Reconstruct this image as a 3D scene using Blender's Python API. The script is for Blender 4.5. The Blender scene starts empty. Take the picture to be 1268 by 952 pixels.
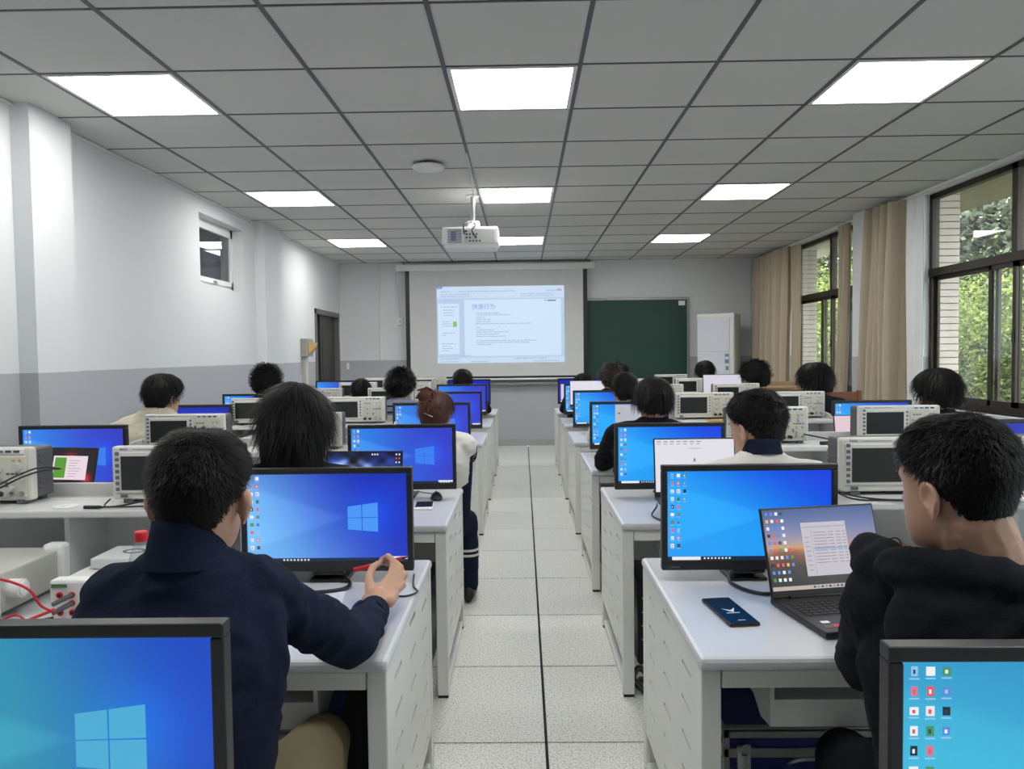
import bpy, bmesh, math, random
import numpy as np
from mathutils import Vector, Matrix, noise

random.seed(7)
PI = math.pi
SC = bpy.context.scene
COL = SC.collection

# ------------------------------------------------------------------ camera
cam = bpy.data.cameras.new('camera')
cam.sensor_width = 36.0
cam.lens = 936.0 / 1268.0 * 36.0
cam.clip_start = 0.02
cam_o = bpy.data.objects.new('camera', cam)
_v = Vector((13.0, 38.0, -936.0)).normalized()          # level view axis of the room, seen in camera space
_u = Vector((-math.sin(0.012), math.cos(0.012), 0.0))
_u = (_u - _u.dot(_v) * _v).normalized()
_r = _v.cross(_u)
_m = Matrix((_r, _v, _u)).to_4x4()
_m.translation = Vector((0, 0, 1.46))
cam_o.matrix_world = _m
COL.objects.link(cam_o)
SC.camera = cam_o

# ------------------------------------------------------------------ world, exposure
world = bpy.data.worlds.new('world')
SC.world = world
world.use_nodes = True
_nt = world.node_tree
_bg = _nt.nodes['Background']
_bg.inputs['Color'].default_value = (0.90, 0.95, 1.0, 1)
_bg.inputs['Strength'].default_value = 7.5
SC.view_settings.view_transform = 'Standard'
SC.view_settings.look = 'None'
SC.view_settings.exposure = 0.0
SC.view_settings.gamma = 1.0
SC.view_settings.use_curve_mapping = False
PANEL_EMIT = 16.0


# ------------------------------------------------------------------ materials
def s2l(c):
    return tuple(x / 12.92 if x <= 0.04045 else ((x + 0.055) / 1.055) ** 2.4 for x in c)


def rgb(r, g, b):
    return s2l((r / 255.0, g / 255.0, b / 255.0))


MATS = {}


def mat(name, color, rough=0.6, metal=0.0, noise_amt=0.0, noise_scale=8.0, bump=0.0, bump_scale=60.0,
        emit=None, strength=1.0, spec=0.5, detail=3.0, stretch=None):
    """Procedural Principled material: base colour broken up by noise, optional fine relief."""
    if name in MATS:
        return MATS[name]
    m = bpy.data.materials.new(name)
    m.use_nodes = True
    nt = m.node_tree
    b = nt.nodes['Principled BSDF']
    b.inputs['Roughness'].default_value = rough
    b.inputs['Metallic'].default_value = metal
    b.inputs['Specular IOR Level'].default_value = spec
    c = tuple(color) + (1,)
    tc = nt.nodes.new('ShaderNodeTexCoord')
    src = tc.outputs['Object']
    if stretch:
        mp = nt.nodes.new('ShaderNodeMapping')
        mp.inputs['Scale'].default_value = stretch
        nt.links.new(src, mp.inputs['Vector'])
        src = mp.outputs['Vector']
    n = nt.nodes.new('ShaderNodeTexNoise')
    n.inputs['Scale'].default_value = noise_scale
    n.inputs['Detail'].default_value = detail
    nt.links.new(src, n.inputs['Vector'])
    ramp = nt.nodes.new('ShaderNodeMix')
    ramp.data_type = 'RGBA'
    k = noise_amt if noise_amt else 0.04
    ramp.inputs['A'].default_value = tuple(max(0, x * (1 - k)) for x in color) + (1,)
    ramp.inputs['B'].default_value = tuple(min(1, x * (1 + k)) for x in color) + (1,)
    nt.links.new(n.outputs['Fac'], ramp.inputs['Factor'])
    nt.links.new(ramp.outputs['Result'], b.inputs['Base Color'])
    if bump:
        n2 = nt.nodes.new('ShaderNodeTexNoise')
        n2.inputs['Scale'].default_value = bump_scale
        n2.inputs['Detail'].default_value = 4
        nt.links.new(src, n2.inputs['Vector'])
        bp = nt.nodes.new('ShaderNodeBump')
        bp.inputs['Strength'].default_value = bump
        bp.inputs['Distance'].default_value = 0.01
        nt.links.new(n2.outputs['Fac'], bp.inputs['Height'])
        nt.links.new(bp.outputs['Normal'], b.inputs['Normal'])
    if emit is not None:
        b.inputs['Emission Color'].default_value = tuple(emit) + (1,)
        b.inputs['Emission Strength'].default_value = strength
    MATS[name] = m
    return m


def glow(name, color, strength=1.0):
    """Light-emitting flat colour of a screen or lamp."""
    if name in MATS:
        return MATS[name]
    m = bpy.data.materials.new(name)
    m.use_nodes = True
    b = m.node_tree.nodes['Principled BSDF']
    b.inputs['Base Color'].default_value = (0.01, 0.01, 0.01, 1)
    b.inputs['Roughness'].default_value = 0.35
    b.inputs['Emission Color'].default_value = tuple(color) + (1,)
    b.inputs['Emission Strength'].default_value = strength
    MATS[name] = m
    return m


def wall_mat():
    m = mat('painted_wall', rgb(221, 223, 224), 0.75, noise_amt=0.02, noise_scale=1.5, bump=0.05, bump_scale=90)
    nt = m.node_tree
    b = nt.nodes['Principled BSDF']
    geo = nt.nodes.new('ShaderNodeNewGeometry')
    sep = nt.nodes.new('ShaderNodeSeparateXYZ')
    nt.links.new(geo.outputs['Position'], sep.inputs[0])
    gt = nt.nodes.new('ShaderNodeMath')
    gt.operation = 'GREATER_THAN'
    gt.inputs[1].default_value = 1.385
    nt.links.new(sep.outputs['Z'], gt.inputs[0])
    mx = nt.nodes.new('ShaderNodeMix')
    mx.data_type = 'RGBA'
    mx.inputs['A'].default_value = rgb(178, 180, 184) + (1,)
    old = b.inputs['Base Color'].links[0].from_socket
    nt.links.new(gt.outputs[0], mx.inputs['Factor'])
    nt.links.new(old, mx.inputs['B'])
    nt.links.new(mx.outputs['Result'], b.inputs['Base Color'])
    return m


def floor_mat():
    m = mat('speckled_floor', rgb(196, 196, 191), 0.42, bump=0.02, bump_scale=40)
    nt = m.node_tree
    b = nt.nodes['Principled BSDF']
    geo = nt.nodes.new('ShaderNodeNewGeometry')
    n = nt.nodes.new('ShaderNodeTexNoise')
    n.inputs['Scale'].default_value = 125
    n.inputs['Detail'].default_value = 3
    n.inputs['Roughness'].default_value = 0.7
    nt.links.new(geo.outputs['Position'], n.inputs['Vector'])
    r = nt.nodes.new('ShaderNodeValToRGB')
    e = r.color_ramp.elements
    e[0].position = 0.36
    e[0].color = rgb(150, 148, 142) + (1,)
    e[1].position = 0.47
    e[1].color = rgb(222, 222, 217) + (1,)
    x = r.color_ramp.elements.new(0.62)
    x.color = rgb(236, 236, 231) + (1,)
    nt.links.new(n.outputs['Fac'], r.inputs['Fac'])
    nt.links.new(r.outputs['Color'], b.inputs['Base Color'])
    return m


def glass_mat(name='window_glass', tint=(0.93, 0.96, 0.96), dust=0.05):
    if name in MATS:
        return MATS[name]
    m = bpy.data.materials.new(name)
    m.use_nodes = True
    nt = m.node_tree
    nt.nodes.clear()
    out = nt.nodes.new('ShaderNodeOutputMaterial')
    t = nt.nodes.new('ShaderNodeBsdfTransparent')
    t.inputs[0].default_value = tint + (1,)
    g = nt.nodes.new('ShaderNodeBsdfGlossy')
    g.inputs['Roughness'].default_value = 0.03
    g.inputs[0].default_value = (0.8, 0.8, 0.8, 1)
    d = nt.nodes.new('ShaderNodeBsdfDiffuse')
    d.inputs[0].default_value = (0.7, 0.72, 0.72, 1)
    lw_ = nt.nodes.new('ShaderNodeLayerWeight')
    pw = nt.nodes.new('ShaderNodeMath')
    pw.operation = 'POWER'
    pw.inputs[1].default_value = 5.0
    nt.links.new(lw_.outputs['Facing'], pw.inputs[0])
    fr = nt.nodes.new('ShaderNodeMath')
    fr.operation = 'MULTIPLY_ADD'
    fr.inputs[1].default_value = 0.9
    fr.inputs[2].default_value = 0.03
    nt.links.new(pw.outputs[0], fr.inputs[0])
    m1 = nt.nodes.new('ShaderNodeMixShader')
    nt.links.new(fr.outputs[0], m1.inputs[0])
    nt.links.new(t.outputs[0], m1.inputs[1])
    nt.links.new(g.outputs[0], m1.inputs[2])
    n = nt.nodes.new('ShaderNodeTexNoise')
    n.inputs['Scale'].default_value = 2.5
    n.inputs['Detail'].default_value = 6
    mr = nt.nodes.new('ShaderNodeMapRange')
    mr.inputs['From Min'].default_value = 0.35
    mr.inputs['From Max'].default_value = 0.8
    mr.inputs['To Min'].default_value = dust * 0.3
    mr.inputs['To Max'].default_value = dust * 2.2
    tc = nt.nodes.new('ShaderNodeTexCoord')
    nt.links.new(tc.outputs['Object'], n.inputs['Vector'])
    nt.links.new(n.outputs['Fac'], mr.inputs['Value'])
    m2 = nt.nodes.new('ShaderNodeMixShader')
    nt.links.new(mr.outputs[0], m2.inputs[0])
    nt.links.new(m1.outputs[0], m2.inputs[1])
    nt.links.new(d.outputs[0], m2.inputs[2])
    nt.links.new(m2.outputs[0], out.inputs[0])
    MATS[name] = m
    return m


def leaf_mat(name, c1, c2, scale=2.0):
    if name in MATS:
        return MATS[name]
    m = mat(name, c1, 0.45, spec=0.4)
    nt = m.node_tree
    b = nt.nodes['Principled BSDF']
    geo = nt.nodes.new('ShaderNodeNewGeometry')
    n = nt.nodes.new('ShaderNodeTexNoise')
    n.inputs['Scale'].default_value = scale
    n.inputs['Detail'].default_value = 5
    nt.links.new(geo.outputs['Position'], n.inputs['Vector'])
    r = nt.nodes.new('ShaderNodeValToRGB')
    r.color_ramp.elements[0].position = 0.38
    r.color_ramp.elements[0].color = tuple(c1) + (1,)
    r.color_ramp.elements[1].position = 0.62
    r.color_ramp.elements[1].color = tuple(c2) + (1,)
    nt.links.new(n.outputs['Fac'], r.inputs['Fac'])
    nt.links.new(r.outputs['Color'], b.inputs['Base Color'])
    tr = nt.nodes.new('ShaderNodeBsdfTranslucent')
    nt.links.new(r.outputs['Color'], tr.inputs[0])
    mx = nt.nodes.new('ShaderNodeMixShader')
    mx.inputs[0].default_value = 0.35
    out = nt.nodes['Material Output']
    nt.links.new(b.outputs[0], mx.inputs[1])
    nt.links.new(tr.outputs[0], mx.inputs[2])
    nt.links.new(mx.outputs[0], out.inputs[0])
    return m


def attr_glow(name, strength):
    """Screen picture: emission colour read from the panel's own colour attribute."""
    m = bpy.data.materials.new(name)
    m.use_nodes = True
    nt = m.node_tree
    b = nt.nodes['Principled BSDF']
    b.inputs['Base Color'].default_value = (0.01, 0.01, 0.01, 1)
    b.inputs['Roughness'].default_value = 0.3
    a = nt.nodes.new('ShaderNodeAttribute')
    a.attribute_name = 'picture'
    nt.links.new(a.outputs['Color'], b.inputs['Emission Color'])
    b.inputs['Emission Strength'].default_value = strength
    return m


WALL = wall_mat()
FLOOR = floor_mat()
GLASS = glass_mat()
M_FLOORGAP = mat('floor_joint', (0.01, 0.01, 0.011), 0.8)
M_TILE = mat('ceiling_tile', rgb(210, 209, 205), 0.9, noise_amt=0.03, noise_scale=3, bump=0.15, bump_scale=300)
M_RAIL = mat('ceiling_rail', rgb(92, 94, 97), 0.45, 0.3)
M_CEILGAP = mat('ceiling_void', (0.02, 0.02, 0.02), 0.9)
M_LAMP = glow('lamp_diffuser', (1.0, 0.995, 0.97), PANEL_EMIT)
M_WHITE = mat('white_plastic', rgb(234, 234, 232), 0.45)
M_DESK = mat('desk_steel', rgb(226, 227, 223), 0.42, noise_amt=0.03, noise_scale=4)
M_TOP = mat('desk_top', rgb(205, 207, 212), 0.34, noise_amt=0.03, noise_scale=5)
M_SHELF = mat('riser_laminate', rgb(208, 208, 206), 0.5)
M_RUBBER = mat('black_rubber', (0.012, 0.012, 0.013), 0.7)
M_BEZEL = mat('monitor_plastic', (0.018, 0.018, 0.019), 0.38, bump=0.05, bump_scale=400)
M_BLACK = mat('black_plastic', (0.012, 0.012, 0.013), 0.4)
M_BLACKGLOSS = mat('black_gloss', (0.008, 0.008, 0.01), 0.12)
M_SCOPE = mat('instrument_white', rgb(214, 213, 205), 0.5)
M_SCOPEPANEL = mat('instrument_panel', rgb(206, 204, 188), 0.55, noise_amt=0.05, noise_scale=30)
M_SCOPEGREY = mat('instrument_grey', rgb(92, 94, 97), 0.55)
M_SCOPESCR = mat('instrument_screen', rgb(42, 44, 43), 0.22)
M_KEY = mat('soft_key', rgb(96, 106, 116), 0.5)
M_KNOB = mat('grey_knob', rgb(196, 198, 200), 0.35)
M_KNOBDARK = mat('dark_knob', rgb(60, 62, 66), 0.4)
M_ORANGE = mat('orange_key', rgb(205, 150, 85), 0.5)
M_METAL = mat('brushed_metal', rgb(190, 192, 194), 0.28, 0.9, noise_amt=0.08, noise_scale=30)
M_PSU = mat('instrument_beige', rgb(188, 188, 180), 0.5)
M_RED = mat('red_plastic', rgb(205, 35, 45), 0.4)
M_YELLOW = mat('yellow_plastic', rgb(215, 200, 60), 0.5)
M_GREEN = mat('green_print', rgb(60, 135, 80), 0.6)
M_PAPER = mat('paper', rgb(235, 236, 238), 0.8)
M_BOARD = mat('chalkboard', rgb(22, 62, 52), 0.55, noise_amt=0.12, noise_scale=2)
M_ALU = mat('aluminium_edge', rgb(150, 152, 150), 0.4, 0.7)
M_CURTAIN = mat('beige_curtain', rgb(188, 174, 152), 0.85, noise_amt=0.06, noise_scale=6, bump=0.2, bump_scale=400)
M_SHEER = mat('white_curtain', rgb(236, 236, 234), 0.85, bump=0.1, bump_scale=300)
M_WINFRAME = mat('bronze_frame', rgb(62, 54, 46), 0.45, 0.5)
M_BRICK = mat('glazed_brick', rgb(205, 190, 176), 0.5, noise_amt=0.12, noise_scale=7)
M_MORTAR = mat('mortar', rgb(120, 110, 100), 0.9)
M_SOFFIT = mat('stained_soffit', rgb(176, 166, 140), 0.9, noise_amt=0.15, noise_scale=1.5)
M_DOOR = mat('dark_door', rgb(52, 48, 46), 0.4, noise_amt=0.1, noise_scale=3)
M_DOORFRAME = mat('door_frame', rgb(120, 118, 116), 0.45, 0.4)
M_WOOD = mat('brown_wood', rgb(150, 120, 88), 0.5, noise_amt=0.2, noise_scale=10, stretch=(1, 8, 8))
M_BLUECASE = mat('blue_case', rgb(20, 32, 104), 0.6)
M_DARKROOM = mat('corridor_wall', rgb(90, 92, 98), 0.8)


# ------------------------------------------------------------------ mesh helpers
class MB:
    def __init__(self):
        self.v, self.f, self.mi, self.sm = [], [], [], []

    def quadmesh(self, vs, fs, mi=0, smooth=False):
        o = len(self.v)
        self.v += [tuple(p) for p in vs]
        for f in fs:
            self.f.append(tuple(i + o for i in f))
            self.mi.append(mi)
            self.sm.append(smooth)
        return self

    def box(self, x0, x1, y0, y1, z0, z1, mi=0, M=None):
        vs = [Vector((x, y, z)) for z in (z0, z1) for y in (y0, y1) for x in (x0, x1)]
        if M is not None:
            vs = [M @ p for p in vs]
        return self.quadmesh(vs, [(0, 2, 3, 1), (4, 5, 7, 6), (0, 1, 5, 4), (2, 6, 7, 3), (0, 4, 6, 2), (1, 3, 7, 5)], mi)

    def rbox(self, x0, x1, y0, y1, z0, z1, r=0.005, mi=0, M=None):
        """box with chamfered edges (all twelve)"""
        r = min(r, (x1 - x0) / 2.01, (y1 - y0) / 2.01, (z1 - z0) / 2.01)
        bm = bmesh.new()
        bmesh.ops.create_cube(bm, size=1.0)
        for v in bm.verts:
            v.co = Vector(((x0 + x1) / 2 + v.co.x * (x1 - x0), (y0 + y1) / 2 + v.co.y * (y1 - y0),
                           (z0 + z1) / 2 + v.co.z * (z1 - z0)))
        bmesh.ops.bevel(bm, geom=bm.edges[:], offset=r, segments=2, affect='EDGES', profile=0.5)
        bm.verts.index_update()
        vs = [v.co.copy() for v in bm.verts]
        if M is not None:
            vs = [M @ p for p in vs]
        fs = [tuple(v.index for v in f.verts) for f in bm.faces]
        bm.free()
        return self.quadmesh(vs, fs, mi, False)

    def cyl(self, p0, p1, r0, r1=None, n=12, mi=0, smooth=True, caps=True):
        p0, p1 = Vector(p0), Vector(p1)
        r1 = r0 if r1 is None else r1
        d = (p1 - p0).normalized()
        a = d.orthogonal().normalized()
        b = d.cross(a)
        vs = []
        for p, r in ((p0, r0), (p1, r1)):
            for k in range(n):
                t = 2 * PI * k / n
                vs.append(p + (a * math.cos(t) + b * math.sin(t)) * r)
        self.quadmesh(vs, [(k, (k + 1) % n, n + (k + 1) % n, n + k) for k in range(n)], mi, smooth)
        if caps:
            self.quadmesh(vs[:n], [tuple(range(n))[::-1]], mi)
            self.quadmesh(vs[n:], [tuple(range(n))], mi)
        return self

    def tube(self, pts, r, n=8, mi=0, res=6, closed=False):
        """round cable along a smooth curve through pts"""
        P = [Vector(p) for p in pts]
        C = []
        for i in range(len(P) - 1):
            a, b, c, d = P[max(0, i - 1)], P[i], P[i + 1], P[min(len(P) - 1, i + 2)]
            for k in range(res):
                t = k / res
                C.append(0.5 * ((2 * b) + (c - a) * t + (2 * a - 5 * b + 4 * c - d) * t * t + (3 * b - a - 3 * c + d) * t ** 3))
        C.append(P[-1])
        vs = []
        up = Vector((0.13, 0.21, 0.97))
        for i, p in enumerate(C):
            t = (C[min(i + 1, len(C) - 1)] - C[max(i - 1, 0)])
            t = t.normalized() if t.length > 1e-9 else Vector((0, 0, 1))
            a = t.cross(up)
            a = a.normalized() if a.length > 1e-4 else t.orthogonal().normalized()
            b = t.cross(a)
            rr = r[min(i, len(r) - 1)] if isinstance(r, (list, tuple)) else r
            for k in range(n):
                w = 2 * PI * k / n
                vs.append(p + (a * math.cos(w) + b * math.sin(w)) * rr)
        fs = []
        for i in range(len(C) - 1):
            for k in range(n):
                fs.append((i * n + k, i * n + (k + 1) % n, (i + 1) * n + (k + 1) % n, (i + 1) * n + k))
        fs.append(tuple(range(n))[::-1])
        fs.append(tuple((len(C) - 1) * n + k for k in range(n)))
        return self.quadmesh(vs, fs, mi, True)

    def rings(self, rings, mi=0, smooth=True, caps=True):
        """loft through closed rings (lists of equal length)"""
        n = len(rings[0])
        vs = [p for r in rings for p in r]
        fs = []
        for i in range(len(rings) - 1):
            for k in range(n):
                fs.append((i * n + k, i * n + (k + 1) % n, (i + 1) * n + (k + 1) % n, (i + 1) * n + k))
        if caps:
            fs.append(tuple(range(n))[::-1])
            fs.append(tuple((len(rings) - 1) * n + k for k in range(n)))
        return self.quadmesh(vs, fs, mi, smooth)

    def ball(self, c, rx, ry=None, rz=None, n=12, m=8, mi=0, M=None):
        ry = rx if ry is None else ry
        rz = rx if rz is None else rz
        rs = []
        for j in range(m + 1):
            a = -PI / 2 + PI * j / m
            ca, sa = max(math.cos(a), 0.02), math.sin(a)
            ring = [Vector((c[0] + rx * ca * math.cos(2 * PI * k / n), c[1] + ry * ca * math.sin(2 * PI * k / n),
                            c[2] + rz * sa)) for k in range(n)]
            if M is not None:
                ring = [M @ p for p in ring]
            rs.append(ring)
        return self.rings(rs, mi)

    def mesh(self, name, mats):
        me = bpy.data.meshes.new(name)
        me.from_pydata(self.v, [], self.f)
        for m in (mats if isinstance(mats, (list, tuple)) else [mats]):
            me.materials.append(m)
        me.polygons.foreach_set('material_index', self.mi)
        me.polygons.foreach_set('use_smooth', self.sm)
        me.update()
        return me

    def build(self, name, mats, parent=None, loc=None, kind=None):
        return obj(name, self.mesh(name, mats), parent, loc, kind)


def obj(name, me, parent=None, loc=None, kind=None, rot=None):
    o = bpy.data.objects.new(name, me)
    COL.objects.link(o)
    if parent is not None:
        o.parent = parent
    if loc is not None:
        o.location = loc
    if rot is not None:
        o.rotation_euler = rot
    if kind:
        o['kind'] = kind
    return o


def thing(name, label, cat, loc=(0, 0, 0), rotz=0.0, group=None):
    o = bpy.data.objects.new(name, None)
    o.empty_display_size = 0.1
    COL.objects.link(o)
    o.location = loc
    o.rotation_euler = (0, 0, rotz)
    o['label'] = label
    o['category'] = cat
    if group:
        o['group'] = group
    return o


def tag(o, label, cat, group=None):
    o['label'] = label
    o['category'] = cat
    if group:
        o['group'] = group
    return o


def dup(root, loc, rotz, label, group=None):
    r = root.copy()
    COL.objects.link(r)
    r.location = loc
    r.rotation_euler = (0, 0, rotz)
    r['label'] = label
    if group:
        r['group'] = group
    for ch in list(root.children):
        c = ch.copy()
        COL.objects.link(c)
        c.parent = r
        for g in list(ch.children):
            d = g.copy()
            COL.objects.link(d)
            d.parent = c
    return r


def structure(o):
    o['kind'] = 'structure'
    return o


def text_mesh(name, body, size, m, parent, loc, rot=(PI / 2, 0, 0), extrude=0.0004):
    cu = bpy.data.curves.new(name, 'FONT')
    cu.body = body
    cu.size = size
    cu.extrude = extrude
    t = bpy.data.objects.new(name, cu)
    COL.objects.link(t)
    dg = bpy.context.evaluated_depsgraph_get()
    me = bpy.data.meshes.new_from_object(t.evaluated_get(dg))
    bpy.data.objects.remove(t)
    me.materials.clear()
    me.materials.append(m)
    return obj(name, me, parent, loc, rot=rot)


# ------------------------------------------------------------------ room shell
H = 2.92
XL, XR, YB, YF = -2.89, 3.75, 12.0, -2.6

# floor: dark joints under single raised tiles
fl = MB()
fl.box(XL, XR, YF, YB, -0.12, -0.012)
floor = structure(fl.build('floor', M_FLOORGAP))
TP = 0.695
tb = MB()
g = 0.0045
tb.rbox(g + .001, TP - g - .001, g, TP - g, -0.012, 0.0, 0.0015)
tile_me = tb.mesh('floor_tile', FLOOR)
x0s = [0.072 + TP * k for k in range(-5, 6)]
y0s = [2.786 + TP * k for k in range(-8, 14)]
for x0 in x0s:
    for y0 in y0s:
        xa, xb, ya, yb = max(x0, XL), min(x0 + TP, XR), max(y0, YF), min(y0 + TP, YB)
        if xb - xa < 0.05 or yb - ya < 0.05:
            continue
        if xb - xa > TP - 1e-3 and yb - ya > TP - 1e-3:
            obj('floor_tile', tile_me, floor, (x0, y0, 0))
        else:
            t = MB()
            t.rbox(xa + g, xb - g, ya + g, yb - g, -0.012, 0.0, 0.0015)
            t.build('floor_tile', FLOOR, floor)

# ceiling: void slab, lay-in tiles, T-rails
cb = MB()
cb.box(XL - 0.3, XR + 0.1, YF, YB + 0.2, H + 0.03, H + 0.12)
ceiling = structure(cb.build('ceiling', M_CEILGAP))
GX = [-0.382 + 0.692 * k for k in range(-4, 7)]
GY = [3.885 + 0.697 * k for k in range(-10, 13)]
LX = (GX[1], GX[4], GX[7])
LY = (GY[2], GY[6], GY[10], GY[14], GY[18])
lamps = {(x, y) for x in LX for y in LY}
tm = MB()
tm.rbox(0.008, 0.684, 0.008, 0.689, H - 0.002, H + 0.014, 0.003)
ctile = tm.mesh('ceiling_tile', M_TILE)
for x in GX:
    for y in GY:
        if (x, y) in lamps:
            continue
        xa, xb, ya, yb = max(x, XL), min(x + 0.692, XR), max(y, YF), min(y + 0.697, YB)
        if xb - xa < 0.04 or yb - ya < 0.04:
            continue
        if xb - xa > 0.691 and yb - ya > 0.696:
            obj('ceiling_tile', ctile, ceiling, (x, y, 0))
        else:
            t = MB()
            t.rbox(xa + 0.006, xb - 0.006, ya + 0.006, yb - 0.006, H - 0.002, H + 0.014, 0.003)
            t.build('ceiling_tile', M_TILE, ceiling)
for x in GX[1:]:
    if XL < x < XR:
        MB().box(x - 0.011, x + 0.011, YF, YB, H - 0.006, H + 0.02).build('ceiling_rail', M_RAIL, ceiling)
for y in GY:
    if YF < y < YB:
        MB().box(XL, XR, y - 0.006, y + 0.006, H - 0.0045, H + 0.02).build('ceiling_rail', M_RAIL, ceiling)
colname = {LX[0]: 'wall side column', LX[1]: 'middle column', LX[2]: 'window side column'}
rowname = {LY[0]: 'behind the camera', LY[1]: 'just above the camera', LY[2]: 'nearest visible row', LY[3]: 'second visible row', LY[4]: 'farthest row near the screen'}
fr = MB()
for a in ((0.012, 0.68, 0.012, 0.034), (0.012, 0.68, 0.663, 0.685), (0.012, 0.034, 0.034, 0.663), (0.658, 0.68, 0.034, 0.663)):
    fr.box(a[0], a[1], a[2], a[3], -0.008, 0.03)
fr_me = fr.mesh('frame', M_WHITE)
df_me = MB().box(0.03, 0.662, 0.03, 0.667, -0.004, 0.01).mesh('diffuser', M_LAMP)
for x in LX:
    for y in LY:
        if y > 0:
            l = thing('ceiling_light', 'square recessed white LED ceiling panel, %s, %s' % (colname[x], rowname[y]), 'ceiling light', (x, y, H), group='ceiling panel lights')
            obj('frame', fr_me, l)
            obj('diffuser', df_me, l)

# left wall with high window and door openings
lw = MB()
WY0, WY1, WZ0, WZ1 = 6.80, 7.86, 2.13, 2.77
DY0, DY1, DZ = 10.52, 11.90, 2.13
XO = XL - 0.24
for y0, y1, z0, z1 in ((YF, WY0, 0, H), (WY0, WY1, 0, WZ0), (WY0, WY1, WZ1, H), (WY1, DY0, 0, H), (DY0, DY1, DZ, H), (DY1, YB + 0.2, 0, H)):
    lw.box(XO, XL, y0, y1, z0, z1 + (0.03 if z1 == H else 0))
structure(lw.build('wall_left', WALL))
for i, (y0, y1) in enumerate(((4.30, 4.70), (8.20, 8.76), (0.4, 0.8))):
    structure(MB().box(XL, XL + 0.11, y0, y1, 0, H).build('trim_%d' % (i + 1), WALL))
# back wall, front wall
structure(MB().box(XL, XR, YB, YB + 0.2, 0, H + 0.03).build('wall_back', WALL))
structure(MB().box(XL - 0.24, XR + 0.2, YF - 0.2, YF, 0, H + 0.03).build('wall_front', WALL))
# right wall
rw = MB()
WINS = ((8.30, 10.67), (4.75, 7.21), (0.75, 3.2), (-2.3, -0.4))
SZ, TZ = 0.93, 2.90
XRO = XR + 0.17
prev = YB
for y0, y1 in WINS:
    rw.box(XR, XRO, y1, prev, 0, H + 0.03)
    rw.box(XR, XRO, y0, y1, 0, SZ)
    prev = y0
rw.box(XR, XRO, YF, prev, 0, H + 0.03)
rw.box(XR, XRO, YF, YB, TZ, H + 0.03)
structure(rw.build('wall_right', WALL))
for i, (y0, y1) in enumerate(((8.00, 8.40), (3.95, 4.35), (0.0, 0.4))):
    structure(MB().box(XR - 0.16, XR, y0, y1 - 0.11, 0, H).build('trim_%d' % (i + 4), WALL))
structure(MB().box(XR - 0.03, XR, YF, YB, H - 0.035, H - 0.007).build('trim_7', M_WHITE))
structure(MB().box(XL, XL + 0.025, YF, YB, H - 0.02, H - 0.007).build('trim_8', M_WHITE))
structure(MB().box(XL, XR, YB - 0.025, YB, H - 0.02, H - 0.007).build('trim_9', M_WHITE))
structure(MB().box(XL, XR, YB - 0.012, YB, 0, 0.085).build('baseboard_back', M_METAL))
structure(MB().box(XL, XL + 0.012, YF, DY0, 0, 0.085).build('baseboard_left', M_METAL))
structure(MB().box(XR - 0.012, XR, YF, YB, 0, 0.085).build('baseboard_right', M_METAL))
structure(MB().box(3.60, 3.605, YB - 0.03, YB - 0.001, 0, H - 0.02).box(3.60, XR, YB - 0.03, YB - 0.025, 0, H - 0.02).build('trim_10', WALL))

# bronze sliding windows on the right
def win(n, y0, y1):
    fx0, fx1 = XR + 0.09, XR + 0.155
    w = MB()
    t = 0.05
    zt = 2.17
    w.box(fx0, fx1, y0, y1, SZ, SZ + 0.055)
    w.box(fx0, fx1, y0, y1, TZ - 0.05, TZ)
    w.box(fx0, fx1, y0, y0 + t, SZ, TZ)
    w.box(fx0, fx1, y1 - t, y1, SZ, TZ)
    w.box(fx0 - 0.01, fx1, y0, y1, zt - 0.035, zt + 0.035)
    ym = (y0 + y1) / 2
    w.box(fx0, fx1, ym - 0.035, ym + 0.035, zt, TZ)
    root = structure(w.build('window_%d' % n, M_WINFRAME))
    # sliding sashes: two overlapping pairs
    q = (y1 - y0 - 2 * t)
    spans = ((y0 + t, y0 + t + q * 0.30, 0), (y0 + t + q * 0.27, ym + 0.02, 1), (ym - 0.02, y1 - t - q * 0.36, 0), (y1 - t - q * 0.40, y1 - t, 1))
    for a, b, k in spans:
        xs = fx0 + 0.006 + 0.026 * k
        s = MB()
        z0, z1 = SZ + 0.055, zt - 0.035
        s.box(xs, xs + 0.022, a, b, z0, z0 + 0.045)
        s.box(xs, xs + 0.022, a, b, z1 - 0.04, z1)
        s.box(xs, xs + 0.022, a, a + 0.042, z0, z1)
        s.box(xs, xs + 0.022, b - 0.042, b, z0, z1)
        so = s.build('sash', M_WINFRAME, root)
        MB().box(xs + 0.009, xs + 0.013, a + 0.04, b - 0.04, z0 + 0.04, z1 - 0.035).build('pane', GLASS, so)
        if k == 0:
            MB().rbox(xs - 0.014, xs, a + 0.012, a + 0.03, 1.50, 1.60, 0.003).build('latch', M_BLACK, so)
    for a, b in ((y0 + t, ym - 0.035), (ym + 0.035, y1 - t)):
        MB().box(fx0 + 0.03, fx0 + 0.034, a, b, zt + 0.035, TZ - 0.05).build('pane', GLASS, root)
    sl = MB()
    sl.rbox(XR - 0.03, fx0, y0 - 0.02, y1 + 0.02, SZ - 0.03, SZ, 0.006)
    sl.build('window_sill', M_SHELF, root)


for i, (y0, y1) in enumerate(WINS):
    win(i + 1, y0, y1)

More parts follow.
